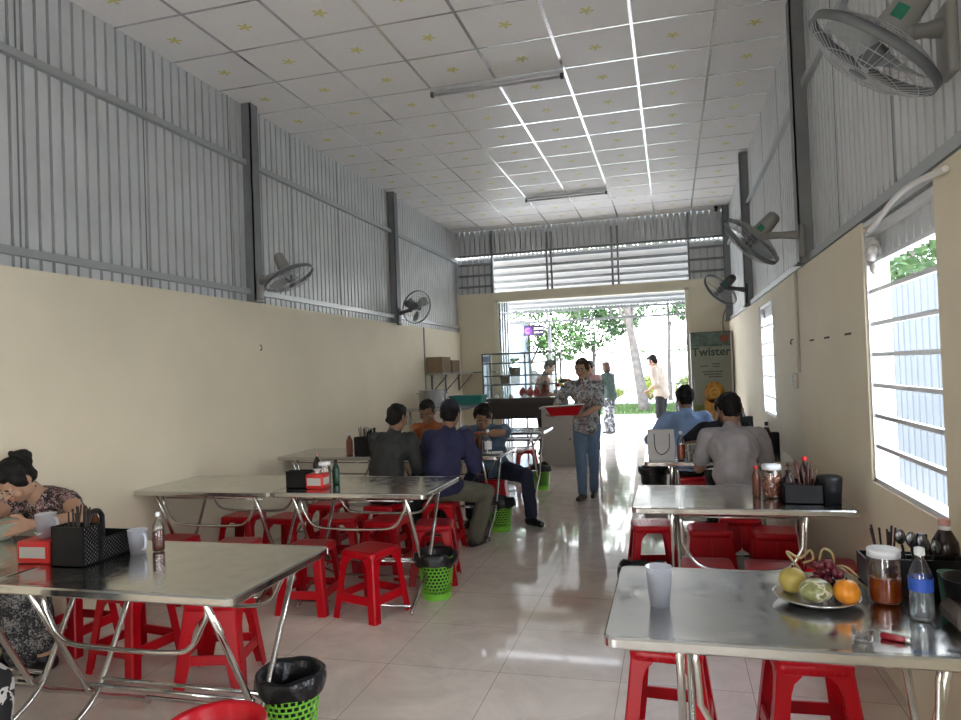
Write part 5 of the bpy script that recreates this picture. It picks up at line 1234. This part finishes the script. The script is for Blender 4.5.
# pale blue shed at the left
t = thing('metal_shed', 'pale blue metal shed beyond the left of the doorway', 'shed', (-7.1, 26.0, -.03)); q = ribbed(-1.6, 1.6, 2.0, 3.4, .18, .03, .05); q.build('sheet_wall', mat('pale_blue_sheet', (.30,.36,.46), .5, .1), t)
MB().span((-1.6,.05,.0),(-1.5,1.6,3.4)).span((1.5,.05,.0),(1.6,1.6,3.4)).build('side_wall', MATS['pale_blue_sheet'], t); MB().span((-1.8,-.3,3.4),(1.8,1.9,3.46)).build('roof', galv, t)
# car behind the cabinet
t = thing('car', 'pale car parked far off, seen through the top of the glass cabinet', 'car', (-6.2, 30.3, -.03), 4)
cp = mat('car_paint_pale', (.42,.46,.52), .3); cg = mat('car_window_dark', (.05,.07,.09), .1)
MB().loft([[(x, y, z) for x, z in [(-2.0,.35),(2.0,.35),(2.05,.75),(1.9,.95),(-1.85,1.0),(-2.05,.8)]] for y in (-.85,.85)], 0, False).build('car_body', cp, t)
MB().loft([[(x, y, z) for x, z in [(-1.6,.95),(1.1,.95),(.5,1.48),(-1.2,1.5)]] for y in (-.75,.75)], 0, False).build('cabin', cg, t)
MB().loft([[(x, y, z) for x, z in [(-1.25,1.46),(.55,1.44),(.45,1.53),(-1.15,1.55)]] for y in (-.74,.74)], 0, False).build('roof', cp, t)
for x in (-1.25,1.3):
    for y in (-.82,.82): MB().cyl((x,y-.1,.33),(x,y+.1,.33),.33).build('wheel', dark, t)
# motorbike by the man in the cream shirt
t = thing('motorbike', 'parked motorbike right of the man in the cream shirt', 'motorbike', (.36, 19.6, -.012), 18); gm_ = mat('motorbike_grey', (.16,.16,.17), .3)
for y in (-.6,.6):
    wl = MB(); wl.tube([(0, y+.27*math.cos(2*PI*i/24), .30+.27*math.sin(2*PI*i/24)) for i in range(24)], .04, 8, 0, True); wl.cyl((-.05,y,.30),(.05,y,.30),.06)
    for i in range(6): wl.tube([(0,y,.30),(0,y+.26*math.cos(i*PI/3),.30+.26*math.sin(i*PI/3))], .010, 5)
    wl.build('wheel', dark, t)
MB().cap((0,-.45,.52),(0,.25,.50),.12,.13).cap((0,.25,.5),(0,.52,.85),.10,.07).build('bike_body', gm_, t); MB().cap((0,-.55,.78),(0,.12,.74),.09,.08).build('seat', dark, t)
MB().tube([(0,.62,.30),(0,.45,.98)], .028, 8).build('fork', steel, t); MB().tube(smooth_path([(-.33,.36,1.02),(-.15,.46,1.0),(.15,.46,1.0),(.33,.36,1.02)],4), .014, 6).build('handlebar', dark, t); MB().ell((0,.55,.88),(.07,.07,.07)).build('headlamp', steel, t)
# side yard seen through the windows
o = ribbed(4.5, 34, -.03, 2.35, .20, .03, .05, Matrix(((0,1,0,2.55),(1,0,0,0),(0,0,1,0),(0,0,0,1)))); o = o.build('sheet_fence', mat('pale_fence_sheet', (.22,.255,.30), .5, .1)); tag(o, 'pale ribbed metal fence outside the right-hand windows', 'fence')
tree('tree over the metal fence, seen through the near barred window', 3.6, 10.2, [(0,0,0),(.05,0,1.6),(-.05,0,3.2)], .15, [((0,0,3.5),(1.2,1.5,1.0)), ((-.4,-1.5,3.3),(.8,1.2,.7)), ((.3,1.5,3.0),(.9,1.3,.9))], 1100, .09, lf1, 7, None)
tree('farther tree over the metal fence, behind the one in the near window', 4.4, 14.5, [(0,0,0),(.05,0,1.6),(-.05,0,3.4)], .15, [((0,0,3.9),(1.4,1.8,1.1)), ((-.4,1.5,3.5),(1.0,1.2,.8))], 1000, .10, lf2, 8, None)
# ------------------------------------------------------------------ daylight
w = bpy.data.worlds.new('World'); SC.world = w; w.use_nodes = True; nt = w.node_tree
bg = nt.nodes['Background']
tc = nt.nodes.new('ShaderNodeTexCoord'); sp = nt.nodes.new('ShaderNodeSeparateXYZ'); nt.links.new(tc.outputs['Generated'], sp.inputs['Vector'])
r = nt.nodes.new('ShaderNodeValToRGB'); e = r.color_ramp.elements
e[0].position = 0.; e[0].color = (1,.99,.97,1); e[1].position = .9; e[1].color = (.62,.75,1,1)
nt.links.new(sp.outputs['Z'], r.inputs['Fac']); nt.links.new(r.outputs['Color'], bg.inputs['Color'])
bg.inputs['Strength'].default_value = SKY
sd = bpy.data.lights.new('sun', 'SUN'); sd.energy = SUN; sd.angle = R(1.5); sd.color = (1,.95,.86)
so = bpy.data.objects.new('sun', sd); COL.objects.link(so)
so.rotation_euler = V(SUNDIR).to_track_quat('-Z', 'Y').to_euler()
vs = SC.view_settings; SC.display_settings.display_device = 'sRGB'
vs.view_transform = 'Standard'; vs.look = 'None'; vs.exposure = EXPO; vs.gamma = 1; vs.use_curve_mapping = False
